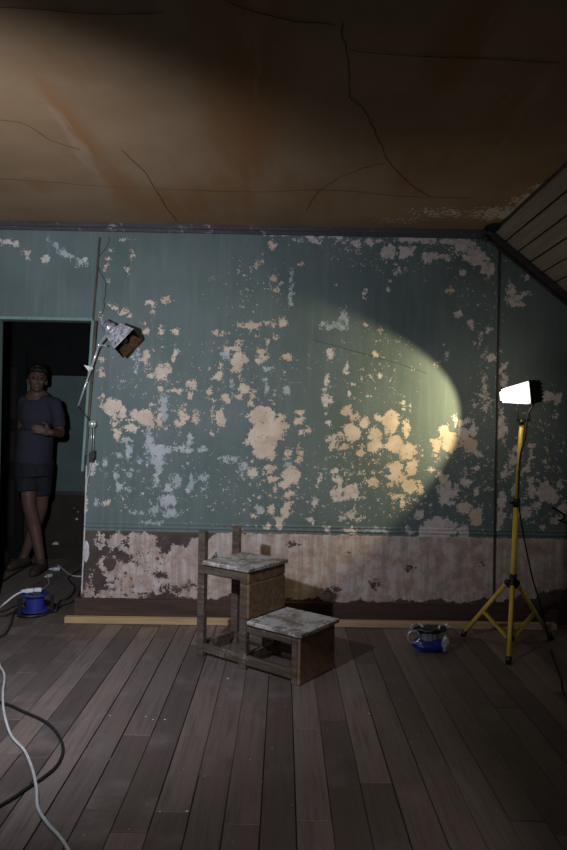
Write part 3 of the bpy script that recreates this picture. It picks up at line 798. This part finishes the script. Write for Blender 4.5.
tp('pole_clamp', lambda bm: (cone(bm, mid - ax * .03, mid + ax * .025, .021, .021), cone(bm, mid, mid + Vector((-.035, -.02, 0)), .007, .007), ball(bm, mid + Vector((-.037, -.021, 0)), .012)), M_BLACK)
tp('top_cap', lambda bm: cone(bm, pt - ax * .012, pt + ax * .018, .017, .015), M_BLACK)
lowc = Vector((pb.x, pb.y, 0.035))
tp('lower_collar', lambda bm: cone(bm, lowc, lowc + ax * .03, .022, .022), M_BLACK)
feet = [G(463.5, 636.5), G(508.5, 664), G(550.5, 639.5)]
for ft in feet:
    d = (ft - hub); d.z = 0; d.normalize()
    top = hub + d * .032 - ax * .025; bot = Vector((ft.x, ft.y, .022))
    lg = tp('leg', lambda bm: cone(bm, top, bot, .0135, .0135), M_YEL)
    tp('rubber_foot', lambda bm: cone(bm, bot + (top - bot).normalized() * .02, Vector((ft.x, ft.y, 0.002)) + d * .006, .017, .016), M_BLACK, parent=lg)
    m_ = top.lerp(bot, .55)
    sd = Vector((-d.y, d.x, 0))
    def br(bm):
        for s in (-1, 1): bar(bm, m_ + sd * .010 * s, lowc + ax * .015 + d * .02 + sd * .010 * s, .004, .014)
    tp('brace', br, M_YEL, False)
    tp('hub_knuckle', lambda bm: ball(bm, top, .020), M_BLACK)

# the lamp head on it
hc = P(514, 394, 3.94)
work = empty('work_light', hc)
tag(work, 'glowing black work light on top of the yellow tripod', 'work light')
HN = Vector((-0.93, 0.20, -0.10)).normalized()     # the way the lamp faces
HS = HN.cross(Vector((0, 0, 1))).normalized(); HU = HS.cross(HN).normalized()
def frustum(bm, c0, c1, w0, h0, w1, h1, cap0=True, cap1=True):
    rs = []
    for c, w_, h_ in ((c0, w0, h0), (c1, w1, h1)):
        rs.append([bm.verts.new(c + HS * sx * w_ / 2 + HU * sz * h_ / 2) for sx, sz in ((-1, -1), (1, -1), (1, 1), (-1, 1))])
    for k in range(4): bm.faces.new((rs[0][k], rs[0][(k + 1) % 4], rs[1][(k + 1) % 4], rs[1][k]))
    if cap0: bm.faces.new(rs[0][::-1])
    if cap1: bm.faces.new(rs[1])
    bmesh.ops.recalc_face_normals(bm, faces=list(bm.faces))
def wp(name, fn, mat, smooth=False, parent=None):
    bm = bmesh.new(); fn(bm); bmesh.ops.translate(bm, verts=list(bm.verts), vec=-hc)
    return mesh_obj(name, bm, mat, parent or work, smooth)
gb = hc - HN * .080          # plane where glass meets housing
def glassf(bm):
    frustum(bm, gb + HN * .004, gb + HN * .155 - HU * .004, .165, .128, .13, .074, False, True)
    bevel_e = [e for e in bm.edges if len(e.link_faces) == 2]
    bmesh.ops.bevel(bm, geom=bevel_e, offset=.012, segments=2, affect='EDGES')
wp('glowing_glass', glassf, M_GLOW)
hs = wp('housing', lambda bm: (frustum(bm, gb - HN * .062, gb + HN * .004, .15, .125, .19, .142)), M_BLACK)
for i in range(5):
    wp('cooling_fin', lambda bm: box(bm, (-.026, -.05, -.006), (.0, .05, .006), Matrix.Translation(gb - HN * .05 + HU * (i - 2) * .022) @ Matrix((-HN, HS, HU)).transposed().to_4x4() @ Matrix.Rotation(math.pi, 4, 'Z')), M_BLACK, parent=hs)
def yoke(bm):
    bar(bm, P(517.6, 421, 3.96), P(518, 404, 3.95), .006, .010, Vector((0, 1, 0)))
    bar(bm, P(529.4, 420.5, 3.96), P(530, 402, 3.95), .006, .010, Vector((0, 1, 0)))
    bar(bm, P(516.8, 420.6, 3.96), P(530.2, 420.3, 3.96), .014, .008, Vector((0, 1, 0)))
wp('yoke', yoke, M_BLACK)
sp = spot('work_light_beam', P(512, 394, 3.94), (0, 0, 0), 44, (1.0, 0.85, 0.48), 81, 0.28, 0.012)
sp.rotation_euler = Vector((-0.826, 0.534, -0.181)).to_track_quat('-Z', 'Y').to_euler()
# light that spills out through the sides of the glass
pd = bpy.data.lights.new('work_light_spill', 'POINT'); pd.energy = 1.7; pd.color = (1.0, 0.78, 0.45); pd.shadow_soft_size = .04
po = bpy.data.objects.new('work_light_spill', pd); C.objects.link(po); po.location = hc - Vector((0.0, .02, 0))

def cable(name, pts, r, mat, label, cat='cable', group=None, n=8):
    bm = bmesh.new(); tube(bm, spline(pts, n), r, 8)
    o = mesh_obj(name, bm, mat, None, True)
    return tag(o, label, cat, group)
zc = .005
cable('power_cable', [gb - HN * .05 - HU * .04, P(528, 415, 3.93), P(526, 435, 3.925), P(520.5, 455, 3.93), P(518.6, 480, 3.935), P(518.5, 500, 3.93), P(521, 520, 3.93), P(526, 548, 3.93),
      P(533, 580, 3.93), P(541, 606, 3.93), G(548.5, 640, .005), G(551, 652, .005), G(557, 668, .005), G(561, 680, .005), G(563, 692, .005), G(572, 705, .005)], .0048, M_RUBBER, 'thin black cable hanging down from the lit work light to the floor')

# ------------------------------------------------------------------ articulated lamp clamped to the door edge
lamp = empty('clamp_lamp', P(92, 457, YW - .03)); L0 = lamp.location.copy()
tag(lamp, 'metal clamp lamp with square foil hood beside the doorway', 'lamp')
def lp(name, fn, mat, smooth=False, parent=None, label=None):
    bm = bmesh.new(); fn(bm); bmesh.ops.translate(bm, verts=list(bm.verts), vec=-L0)
    o = mesh_obj(name, bm, mat, parent or lamp, smooth)
    if label: o['label'] = label
    return o
OC = P(128.5, 343.8, 4.27)
e2 = Vector((-.642, -.153, -.75)).normalized(); nL = Vector((.745, -.321, -.574)).normalized(); e1 = e2.cross(nL).normalized() * -1
if e1.x < 0: e1 = -e1
def lring(c, s1, s2): return [c + e1 * a * s1 / 2 + e2 * b * s2 / 2 for a, b in ((-1, -1), (1, -1), (1, 1), (-1, 1))]
def hood(bm):
    A = lring(OC, .150, .176); B = lring(OC - nL * .115, .115, .125)
    a_i = lring(OC, .142, .142); b_i = lring(OC - nL * .088, .118, .122)
    N = 6
    def sidegrid(p, q, r, s, amp):
        g = [[bm.verts.new(p.lerp(q, i / N).lerp(s.lerp(r, i / N), j / N)) for i in range(N + 1)] for j in range(N + 1)]
        for j in range(N + 1):
            for i in range(N + 1):
                if 0 < j < N and 0 < i < N: g[j][i].co += mnoise.noise_vector(g[j][i].co * 40) * amp
        for j in range(N):
            for i in range(N): bm.faces.new((g[j][i], g[j][i + 1], g[j + 1][i + 1], g[j + 1][i]))
    for k in range(4):
        sidegrid(A[k], A[(k + 1) % 4], B[(k + 1) % 4], B[k], .008)
    bmesh.ops.remove_doubles(bm, verts=list(bm.verts), dist=.0005)
lp('hood', hood, M_FOIL, False, None, 'crumpled silver hood')
def hood_in(bm, ks):
    a_i = lring(OC + nL * .001, .145, .171); b_i = lring(OC - nL * .106, .106, .116)
    for k in ks:
        bm.faces.new([bm.verts.new(p) for p in (a_i[k], a_i[(k + 1) % 4], b_i[(k + 1) % 4], b_i[k])])
    r = bmesh.ops.solidify(bm, geom=list(bm.faces), thickness=.002)
lp('hood_lining', lambda bm: hood_in(bm, (0, 2, 3)), M_NEARBLACK, label='near-black inside of the hood')  # near-black on three inner sides, brown on the fourth
lp('hood_flap', lambda bm: hood_in(bm, (1,)), M_BRASS, label='brown inner side of the hood')
def hback(bm):
    c = OC - nL * .098
    prism(bm, lring(c, .110, .120), -nL * .012)
lp('hood_back', hback, M_NEARBLACK)
lp('bulb', lambda bm: (ball(bm, OC - nL * .045, .026), cone(bm, OC - nL * .08, OC - nL * .05, .012, .02)), M_NEARBLACK, True)
rc = OC - nL * .112
def body(bm):
    cone(bm, rc, rc - nL * .045, .058, .040, 18); cone(bm, rc - nL * .045, rc - nL * .115, .036, .034, 18); ball(bm, rc - nL * .115, .034)
    bmesh.ops.subdivide_edges(bm, edges=list(bm.edges), cuts=1); jitter(bm, .003, 40)
lp('lamp_body', body, M_FOIL, True)
lp('socket_ring', lambda bm: cone(bm, rc - nL * .06, rc - nL * .08, .042, .042, 18), M_CHROME, True)
kn = P(99, 345, 4.37); el = P(78.2, 406, 4.40); bl = P(92.3, 424, 4.41)
lp('bracket', lambda bm: (bar(bm, rc - nL * .06, kn, .010, .018), bar(bm, kn, kn + Vector((.055, -.01, -.006)), .012, .010)), M_CHROME)
lp('knuckle', lambda bm: ball(bm, kn, .018), M_CHROME, True)
def arm(bm):
    cone(bm, kn, kn.lerp(el, .42), .0085, .0085, 10); cone(bm, kn.lerp(el, .40), el, .006, .0055, 10)
lp('arm_rod', arm, M_CHROME, True)
wn = kn.lerp(el, .38)
lp('wing_nut', lambda bm: (ball(bm, wn, .014), prism(bm, [wn + Vector((-.005, -.008, .012)), wn + Vector((-.045, -.012, .02)), wn + Vector((-.012, -.008, -.022))], Vector((0, .006, 0)))), M_WHITEP, False)
lp('lower_link', lambda bm: cone(bm, el, bl, .004, .004, 8), M_BLACK, True)
lp('ball_joint', lambda bm: ball(bm, bl, .027, seg=20), M_CHROME, True, None, 'shiny round ball joint')
cl = P(92.2, 456, 4.425)
for dx in (-.007, .010):
    lp('support_rod', lambda bm: cone(bm, bl + Vector((dx, 0, -.02)), cl + Vector((dx, 0, .03)), .0028, .0028, 8), M_CHROME, True)
lp('clamp', lambda bm: (box(bm, cl + Vector((-.016, -.02, -.04)), cl + Vector((.010, .030, .022))), box(bm, cl + Vector((-.002, -.024, -.015)), cl + Vector((.020, .026, .035)))), M_BLACK)
lp('hanging_cord', lambda bm: tube(bm, spline([cl + Vector((-.005, 0, -.03)), P(90, 470, 4.435), P(87.5, 480, 4.44), P(86, 495, 4.44)], 5), .003, 6), M_WHITEC, True)

# ------------------------------------------------------------------ cable reel
rcx = G(35, 614); rcx = Vector((rcx.x, rcx.y - .0, 0))
reel = empty('cable_reel', rcx)
tag(reel, 'blue plastic cable reel on black stand by the doorway', 'cable reel')
def rp_(name, fn, mat, smooth=False, parent=None):
    bm = bmesh.new(); fn(bm); return mesh_obj(name, bm, mat, parent or reel, smooth)
def disc(bm, z0, z1, r, seg=32):
    cone(bm, (0, 0, z0), (0, 0, z1), r, r, seg)
V = Vector
def flange(bm, z):
    disc(bm, z - .006, z + .006, .088)
    bevel_all(bm, .002)
rp_('flange', lambda bm: flange(bm, .030), M_BLUE)
rp_('flange', lambda bm: flange(bm, .135), M_BLUE)
rp_('drum', lambda bm: disc(bm, .034, .130, .058), M_BLUE, False)
rp_('socket_plate', lambda bm: disc(bm, .140, .146, .05), M_BLACK)
for sx, sy in ((-.075, -.075), (.10, .035)):
    rp_('stand_bar', lambda bm: (box(bm, (sx - .012, sy - .008, 0), (sx + .012, sy + .008, .125)), bevel_all(bm, .004)), M_BLACK)
rp_('stand_foot', lambda bm: (tube(bm, spline([V((-.075, -.075, .010)), V((-.02, -.095, .010)), V((.06, -.06, .010)), V((.10, .035, .010)), V((.13, .05, .010))], 6), .010)), M_BLACK, True)
def plug(name, loc, rotz, label, mat=M_WHITEP, s=1.0):
    o = empty(name, loc); o.rotation_euler = (0, 0, rotz); tag(o, label, 'plug')
    bm = bmesh.new(); box(bm, (-.025 * s, -.017 * s, 0), (.025 * s, .017 * s, .026 * s)); bevel_all(bm, .006 * s, 2)
    mesh_obj('plug_body', bm, mat, o, True)
    bm = bmesh.new(); cone(bm, (-.022 * s, 0, .013 * s), (-.055 * s, 0, .013 * s), .011 * s, .006 * s, 10); mesh_obj('strain_relief', bm, mat, o, True)
    return o
plug('white_plug', rcx + V((-.035, -.01, .147)), .3, 'white plug lying on top of the blue cable reel, left one')
plug('white_plug', rcx + V((.012, .012, .147)), .15, 'white plug lying on top of the blue cable reel, right one')
rt = rcx + V((-.09, -.025, .16))
cable('power_cable', [G(-120, 640, .007), G(-40, 628, .007), G(-8, 614, .008), P(4, 604, rt.y - .06), P(14, 596, rt.y - .02), P(22, 592, rt.y - .01), P(28, 592.5, rt.y)], .0065, M_WHITEC, 'white cord running from the left edge up to the blue reel')
s1 = G(49.5, 577); s2 = G(56.5, 570.5)
plug('white_plug', s1, 1.2, 'white plug on the floor in the doorway, the nearer one')
plug('white_plug', s2, .4, 'greyish white socket adapter on the floor behind the nearer plug', s=1.15)
cable('power_cable', [s2 + V((.01, .02, .028)), G(58, 565, .02), G(64, 570, .006), G(70, 574.5, .006), G(76, 576.2, .006), G(83, 576, .006), G(90, 574, .006)], .006, M_WHITEC, 'white cord from the socket adapter to behind the wall edge')
cable('power_cable', [s1 + V((-.01, -.03, .012)), G(49, 583, .004), G(44, 588, .004), G(40, 592, .004), rcx + V((.02, .12, .005))], .004, M_WHITEC, 'pale cord between the doorway plug and the blue reel')
cable('power_cable', [rcx + V((.13, .05, .01)), G(60, 601, .006), G(67, 599, .006), G(74, 592, .006), G(74.5, 586, .006), G(69, 580, .006), G(70, 576, .006), G(80, 570, .006)], .006, M_RUBBER, 'black cord curling on the floor between reel and wall edge')
cable('power_cable', [rcx + V((.13, .03, .008)), G(62, 605.5, .006), G(70, 603, .006), G(78, 597, .006), G(81, 589, .006), G(88, 583, .006)], .005, M_RUBBER, 'thin black cord from the reel towards the wall edge')
cable('power_cable', [G(-120, 655, .006), G(-40, 650, .006), G(0, 637, .006), G(8, 630, .006), G(12, 621, .006), G(14, 613, .006), G(18, 609, .006), rcx + V((-.09, -.02, .012))], .007, M_RUBBER, 'black cord bending left of the blue reel to the frame edge')
cable('power_cable', [G(-110, 622, .006), G(-40, 619, .006), G(2, 616, .006), G(12, 613, .006), rcx + V((-.07, -.05, .03))], .006, M_RUBBER, 'straight black cord from the left edge into the reel')
cable('power_cable', [G(-8, 586, .006), G(3, 581, .006), G(14, 574, .006), G(26, 567, .006), G(36, 563, .006), G(44, 560.5, .006)], .008, M_RUBBER, "black cord on the dark floor at the standing person's feet")
cable('power_cable', [G(-160, 640, .007), G(-70, 655, .007), G(-10, 659, .007), G(1, 668, .007), G(4.5, 677, .007), G(3, 692, .016), G(4, 712, .018), G(11, 735, .007), G(24, 750, .007), G(32, 768, .007), G(36.5, 788, .018), G(38, 808, .010), G(48, 824, .007),
      G(60, 837, .007), G(69, 851, .007), G(78, 872, .007), G(96, 920, .007), G(90, 1000, .007)], .0056, M_WHITEC, 'white cord winding over the floorboards in the left foreground')
cable('power_cable', [G(-150, 690, .006), G(-60, 688, .006), G(0, 702, .006), G(22, 711, .006), G(44, 721, .006), G(57, 733, .006), G(63, 748, .006), G(58, 764, .006), G(44, 777, .006), G(26, 789, .006), G(8, 801, .006), G(-30, 821, .006), G(-110, 850, .006)], .006, M_RUBBER,
      'black cord looping across the floorboards in the left foreground')

# ------------------------------------------------------------------ blue and silver packet at the baseboard
pk = G(431, 652); pk.z = 0
pack = empty('foil_packet', pk)
tag(pack, 'crumpled blue and silver packet on the floor near the tripod', 'packet')
def pp(name, fn, mat, smooth=False):
    bm = bmesh.new(); fn(bm); return mesh_obj(name, bm, mat, pack, smooth)
def crump(bm, c, r, amp, seed):
    ball(bm, c, *r, seg=18); jitter(bm, amp, 22, seed); jitter(bm, amp * .5, 50, seed + 3)
    for v in bm.verts: v.co.z = max(v.co.z, .001)
pp('blue_wrap', lambda bm: crump(bm, V((-.01, .02, .035)), (.10, .055, .042), .016, 1), M_BLUE)
def drum2(bm):
    n = 40
    for i in range(n):
        pass
    ring = []
    for k in range(48):
        a = 2 * math.pi * k / 48; r = .052 + (.003 if k % 4 < 2 else 0)
        ring.append((r * math.cos(a), r * .8 * math.sin(a)))
    lo = [bm.verts.new(V((x, y, .02))) for x, y in ring]; hi = [bm.verts.new(V((x, y, .115))) for x, y in ring]
    for k in range(48): bm.faces.new((lo[k], lo[(k + 1) % 48], hi[(k + 1) % 48], hi[k]))
    bm.faces.new(hi); bm.faces.new(lo[::-1])
pp('ribbed_core', drum2, simple('grey_ribbed_plastic', (0.20, 0.20, 0.24), 0.5), False)
bpy.data.objects['ribbed_core'].location = (-.005, .03, 0)
pp('dark_cover', lambda bm: crump(bm, V((0, .03, .122)), (.098, .06, .022), .010, 5), M_BLACK)
for x in (-.085, .075):
    def rim(bm):
        pts = [V((x + .035 * math.cos(t), .01 + .03 * math.sin(t * 1.3), .138 + .012 * math.sin(t))) for t in np.linspace(0, math.pi, 9)]
        tube(bm, pts, .007, 6); jitter(bm, .004, 60)
    pp('foil_edge', rim, M_FOIL)
pp('foil_side', lambda bm: crump(bm, V((.085, .0, .05)), (.026, .03, .052), .013, 8), M_FOIL)
pp('handle_ring', lambda bm: tube(bm, [V((-.10 + .035 * math.cos(t), .005, .085 + .035 * math.sin(t))) for t in np.linspace(.2, 2 * math.pi - .2, 20)], .006, 8), M_CHROME, True)

# dark bracket reaching in at the right edge
br_ = empty('wire_bracket', P(566, 520, 4.30)); b0_ = br_.location.copy()
tag(br_, 'thin black forked bracket sticking in at the right edge before the wall', 'bracket')
def bp(name, pts, r):
    bm = bmesh.new(); tube(bm, spline(pts, 4), r, 6); bmesh.ops.translate(bm, verts=list(bm.verts), vec=-b0_); mesh_obj(name, bm, M_BLACK, br_, True)
bp('arm', [P(552, 507.5, 4.30), P(557, 510, 4.30), P(563, 514, 4.30), P(572, 519, 4.30), P(590, 530, 4.32)], .007)
bp('prong', [P(565, 514, 4.30), P(563, 519, 4.29), P(559, 520.5, 4.29)], .006)
bp('prong', [P(558, 520, 4.29), P(565, 522.5, 4.30), P(575, 528, 4.31)], .006)
bp('pole', [P(590, 524, 4.32), P(590, 560, 4.32), Vector((P(590, 560, 4.32).x, 4.32, .0))], .012)

# ------------------------------------------------------------------ person in the doorway
PD = 5.68
def pz(px, py, dd=0.0): return P(px, py, PD + dd)
person = empty('person', Vector((P(38, 560, PD).x, PD, 0))); pe = person.location.copy()
tag(person, 'person in grey-violet T-shirt and dark shorts leaning in the dark doorway, legs crossed', 'person')
def chain(bm, pts, rs, flat=1.0):
    for i in range(len(pts)):
        ball(bm, pts[i], rs[i], seg=14)
    for i in range(len(pts) - 1):
        if (pts[i + 1] - pts[i]).length > 1e-4: cone(bm, pts[i], pts[i + 1], rs[i], rs[i + 1], 14)
def solid(name, fn, mat, vox=.008, smooth_it=4, label=None):
    bm = bmesh.new(); fn(bm); bmesh.ops.translate(bm, verts=list(bm.verts), vec=-pe)
    o = mesh_obj(name, bm, mat, person, True)
    r = o.modifiers.new('remesh', 'REMESH'); r.mode = 'VOXEL'; r.voxel_size = vox; r.use_smooth_shade = True
    s = o.modifiers.new('smooth', 'SMOOTH'); s.factor = .5; s.iterations = smooth_it
    if label: o['label'] = label
    return o
head = pz(37.3, 379.5, -.02)
HM = Matrix.Rotation(math.radians(22), 3, 'Z') @ Matrix.Rotation(math.radians(4), 3, 'Y')     # turned a little to the right of the picture
def H(x, y, z): return head + HM @ V((x, y, z))
shR = pz(25, 402, .02); shL = pz(55, 404, -.02); nk = pz(36.5, 395, .0)
pel = pz(33, 458, .02); hipR = pz(27, 462, 0); hipL = pz(42, 462, .03)
knR = pz(29.2, 505, -.03); anR = G(40.3, 562, .09); anR = V((anR.x, anR.y + .02, .085))
knL = pz(41, 507, .10); anL = V((P(23, 553, PD + .16).x, PD + .18, .085))
elL = pz(60, 433, .0); wrL = pz(51, 432.5, -.16); elR = pz(21.5, 432, .16); wrR = pz(31, 447, .19)
def bodyf(bm):
    ball(bm, H(0, .012, .02), .074, .092, .100, HM.to_4x4(), 22)          # skull
    ball(bm, H(0, -.022, -.042), .056, .066, .070, HM.to_4x4(), 18)       # jaw
    ball(bm, H(0, -.062, -.088), .024, .020, .018, HM.to_4x4())           # chin
    cone(bm, H(0, -.086, .020), H(0, -.106, -.026), .008, .015, 10); ball(bm, H(0, -.104, -.027), .014)   # nose
    for s in (-1, 1):
        ball(bm, H(s * .036, -.070, -.020), .022, .016, .018)             # cheek
        ball(bm, H(s * .030, -.078, .024), .022, .010, .008, HM.to_4x4()) # brow
        ball(bm, H(s * .076, .014, -.012), .012, .020, .032, HM.to_4x4()) # ear
    ball(bm, H(0, -.084, -.054), .024, .012, .006, HM.to_4x4()); ball(bm, H(0, -.083, -.066), .020, .012, .007, HM.to_4x4())  # lips
    chain(bm, [H(0, .02, -.06), nk, nk + V((0, .01, -.05))], [.052, .054, .070])
    spine = [nk + V((0, .02, -.06)), pz(36, 415, .03), pz(35, 438, .03), pel]
    for p, rx, ry in ((spine[0], .12, .08), (spine[1], .155, .10), (spine[2], .135, .09), (spine[3], .15, .10)): ball(bm, p, rx, ry, .12, None, 20)
    chain(bm, [shR, elR, wrR], [.052, .040, .028]); chain(bm, [shL, elL, wrL], [.052, .042, .029])
    chain(bm, [hipR, knR, knR.lerp(anR, .35) + V((0, .02, 0)), anR], [.085, .058, .054, .036])
    chain(bm, [hipL, knL, knL.lerp(anL, .35) + V((0, .02, 0)), anL], [.085, .058, .054, .036])
    chain(bm, [anR, V((anR.x + .01, anR.y - .13, .03))], [.036, .03]); chain(bm, [anL, V((anL.x - .02, anL.y - .12, .03))], [.036, .03])
    # left hand across the belly: palm, four fingers and thumb
    hd = (pz(43, 430.5, -.2) - wrL).normalized(); hu = V((0, 0, 1)); hu = (hu - hd * hu.dot(hd)).normalized()
    pc = wrL + hd * .045; hf = hd.cross(hu)
    Mh = Matrix((hd, hf, hu)).transposed().to_4x4()
    ball(bm, pc, .050, .019, .040, Mh)
    for i, Lf in enumerate((.070, .080, .074, .058)):
        b_ = pc + hd * .040 + hu * (.028 - i * .019)
        chain(bm, [b_, b_ + hd * Lf * .5 + hf * .006, b_ + hd * Lf * .8 + hf * .022, b_ + hd * Lf * .88 + hf * .038], [.0095, .009, .0085, .0075])
    tb = pc - hd * .012 + hu * .034
    chain(bm, [tb, tb + hd * .026 + hu * .026, tb + hd * .058 + hu * .030], [.013, .011, .009])
    # right hand behind the hip
    hd2 = V((.7, .1, -.5)).normalized(); pc2 = wrR + hd2 * .04
    ball(bm, pc2, .045, .02, .04)
    for i in range(4): chain(bm, [pc2 + V((0, 0, .027 - .018 * i)), pc2 + hd2 * .08 + V((0, -.005, .022 - .018 * i)), pc2 + hd2 * .11 + V((0, -.02, .018 - .018 * i))], [.010, .009, .008])
    chain(bm, [pc2 + V((0, 0, .03)), pc2 + V((.04, -.01, .055))], [.012, .010])
solid('body', bodyf, M_SKIN, .0055, 3)
for s in (-1, 1):
    bm = bmesh.new(); ball(bm, H(s * .030, -.0755, .006), .0115, .006, .0065, HM.to_4x4()); bmesh.ops.translate(bm, verts=list(bm.verts), vec=-pe)
    mesh_obj('eye', bm, M_NEARBLACK, person, True)
def hairf(bm):
    ball(bm, H(0, .030, .048), .086, .094, .084, HM.to_4x4(), 22)
    for i in range(46):
        a = random.uniform(0, 2 * math.pi); r = random.uniform(.3, 1)
        x, y = .074 * r * math.cos(a), .02 + .082 * r * math.sin(a)
        z = .05 + .084 * math.sqrt(max(0, 1 - r * r * .9))
        if y < -.03 and z < .088: z = .088
        ball(bm, H(x, y, z), .017, seg=8)
    for k in range(9): ball(bm, H(-.06 + .015 * k, -.062 - .018 * math.sin(k / 8 * math.pi), .078 + .008 * math.sin(k * 2.1)), .020, seg=8)
    for s in (-1, 1): ball(bm, H(s * .072, .0, .018), .012, .022, .032, HM.to_4x4())
solid('hair', hairf, M_HAIR, .006, 2)
def shirtf(bm):
    for px, py, rx, ry, rz, dd in ((37, 406, .150, .092, .075, .01), (37, 416, .158, .112, .12, .02), (36, 436, .155, .112, .13, .02), (34, 454, .160, .116, .09, .02)):
        ball(bm, pz(px, py, dd), rx, ry, rz, None, 22)
    cone(bm, pz(36, 430, .02), pz(33.6, 463, .02), .150, .155, 26)
    chain(bm, [shR, pz(23.5, 415, .06)], [.060, .060]); chain(bm, [shL, pz(58.2, 420, -.01)], [.060, .058])
    cone(bm, pz(57.6, 412, -.01), pz(59.0, 427, -.005), .058, .060, 18)
    chain(bm, [nk + V((-.03, 0, -.035)), shR], [.05, .058]); chain(bm, [nk + V((.03, 0, -.035)), shL], [.05, .058])
solid('t_shirt', shirtf, M_SHIRT, .010, 6)
def shortsf(bm):
    cone(bm, pz(33.6, 458, .02), pz(33.5, 476, .02), .150, .160, 26)
    cone(bm, hipR + V((-.01, 0, .02)), knR + V((-.01, 0, .115)), .100, .094, 20); cone(bm, hipL + V((0, 0, .02)), knL + V((0, -.02, .115)), .100, .092, 20)
solid('shorts', shortsf, M_SHORTS, .010, 5)
for an, dv in ((anR, V((.02, -1, 0))), (anL, V((-.25, -1, 0)))):
    d = dv.normalized()
    def shoef(bm):
        b = V((an.x, an.y, 0))
        chain(bm, [b + d * -.03 + V((0, 0, .048)), b + d * .06 + V((0, 0, .046)), b + d * .15 + V((0, 0, .038)), b + d * .19 + V((0, 0, .034))], [.046, .046, .044, .034])
        chain(bm, [b + V((0, 0, .05)), b + V((0, 0, .095))], [.045, .043])
        for v in bm.verts: v.co.z = max(v.co.z, .002)
    solid('shoe', shoef, M_SHOE, .007, 3)
# black bag behind the person
bg = G(-4, 572); bg = V((bg.x - .06, bg.y + .02, 0))
bag = empty('shoulder_bag', bg); tag(bag, "slumped black bag on the dark floor beside the person's feet", 'bag')
def bagf(bm):
    ball(bm, V((0, 0, .11)), .17, .11, .13, None, 20); jitter(bm, .025, 7, 4)
    for v in bm.verts: v.co.z = max(v.co.z, .002)
bm = bmesh.new(); bagf(bm); mesh_obj('bag_body', bm, M_BAG, bag, True)
bm = bmesh.new(); tube(bm, spline([V((-.1, 0, .2)), V((-.02, -.02, .34)), V((.06, 0, .36)), V((.09, .03, .28)), V((.09, .03, .18))], 6), .012); mesh_obj('strap', bm, simple('grey_strap', (.05, .05, .055), .8), bag, True)

# ------------------------------------------------------------------ crumbs of plaster on the boards
bm = bmesh.new()
rc_ = random.Random(3)
spots = [(228, 679, .006), (187, 812, .006), (153, 720, .004), (165, 720, .005), (146, 717, .004), (110, 716, .004), (160, 812, .004), (369, 714, .005), (250, 760, .003), (400, 700, .004)]
for px, py, r in spots:
    g = G(px, py); ball(bm, g + V((0, 0, r * .4)), r, r * .8, r * .5, seg=6)
for i in range(170):
    x = rc_.uniform(-1.3, 1.6); y = YW - .04 - abs(rc_.gauss(0, .10)); r = rc_.uniform(.0015, .005)
    ball(bm, (x, y, r * .4), r, r * .8, r * .5, seg=6)
for i in range(120):
    x = rc_.uniform(-.8, 1.0); y = rc_.uniform(1.9, 4.1); r = rc_.uniform(.001, .0028)
    ball(bm, (x, y, r * .4), r, r * .8, r * .5, seg=6)
cr = mesh_obj('plaster_crumbs', bm, M_PLASTER)
tag(cr, 'small pale plaster crumbs scattered over the floorboards', 'debris', kind='stuff')
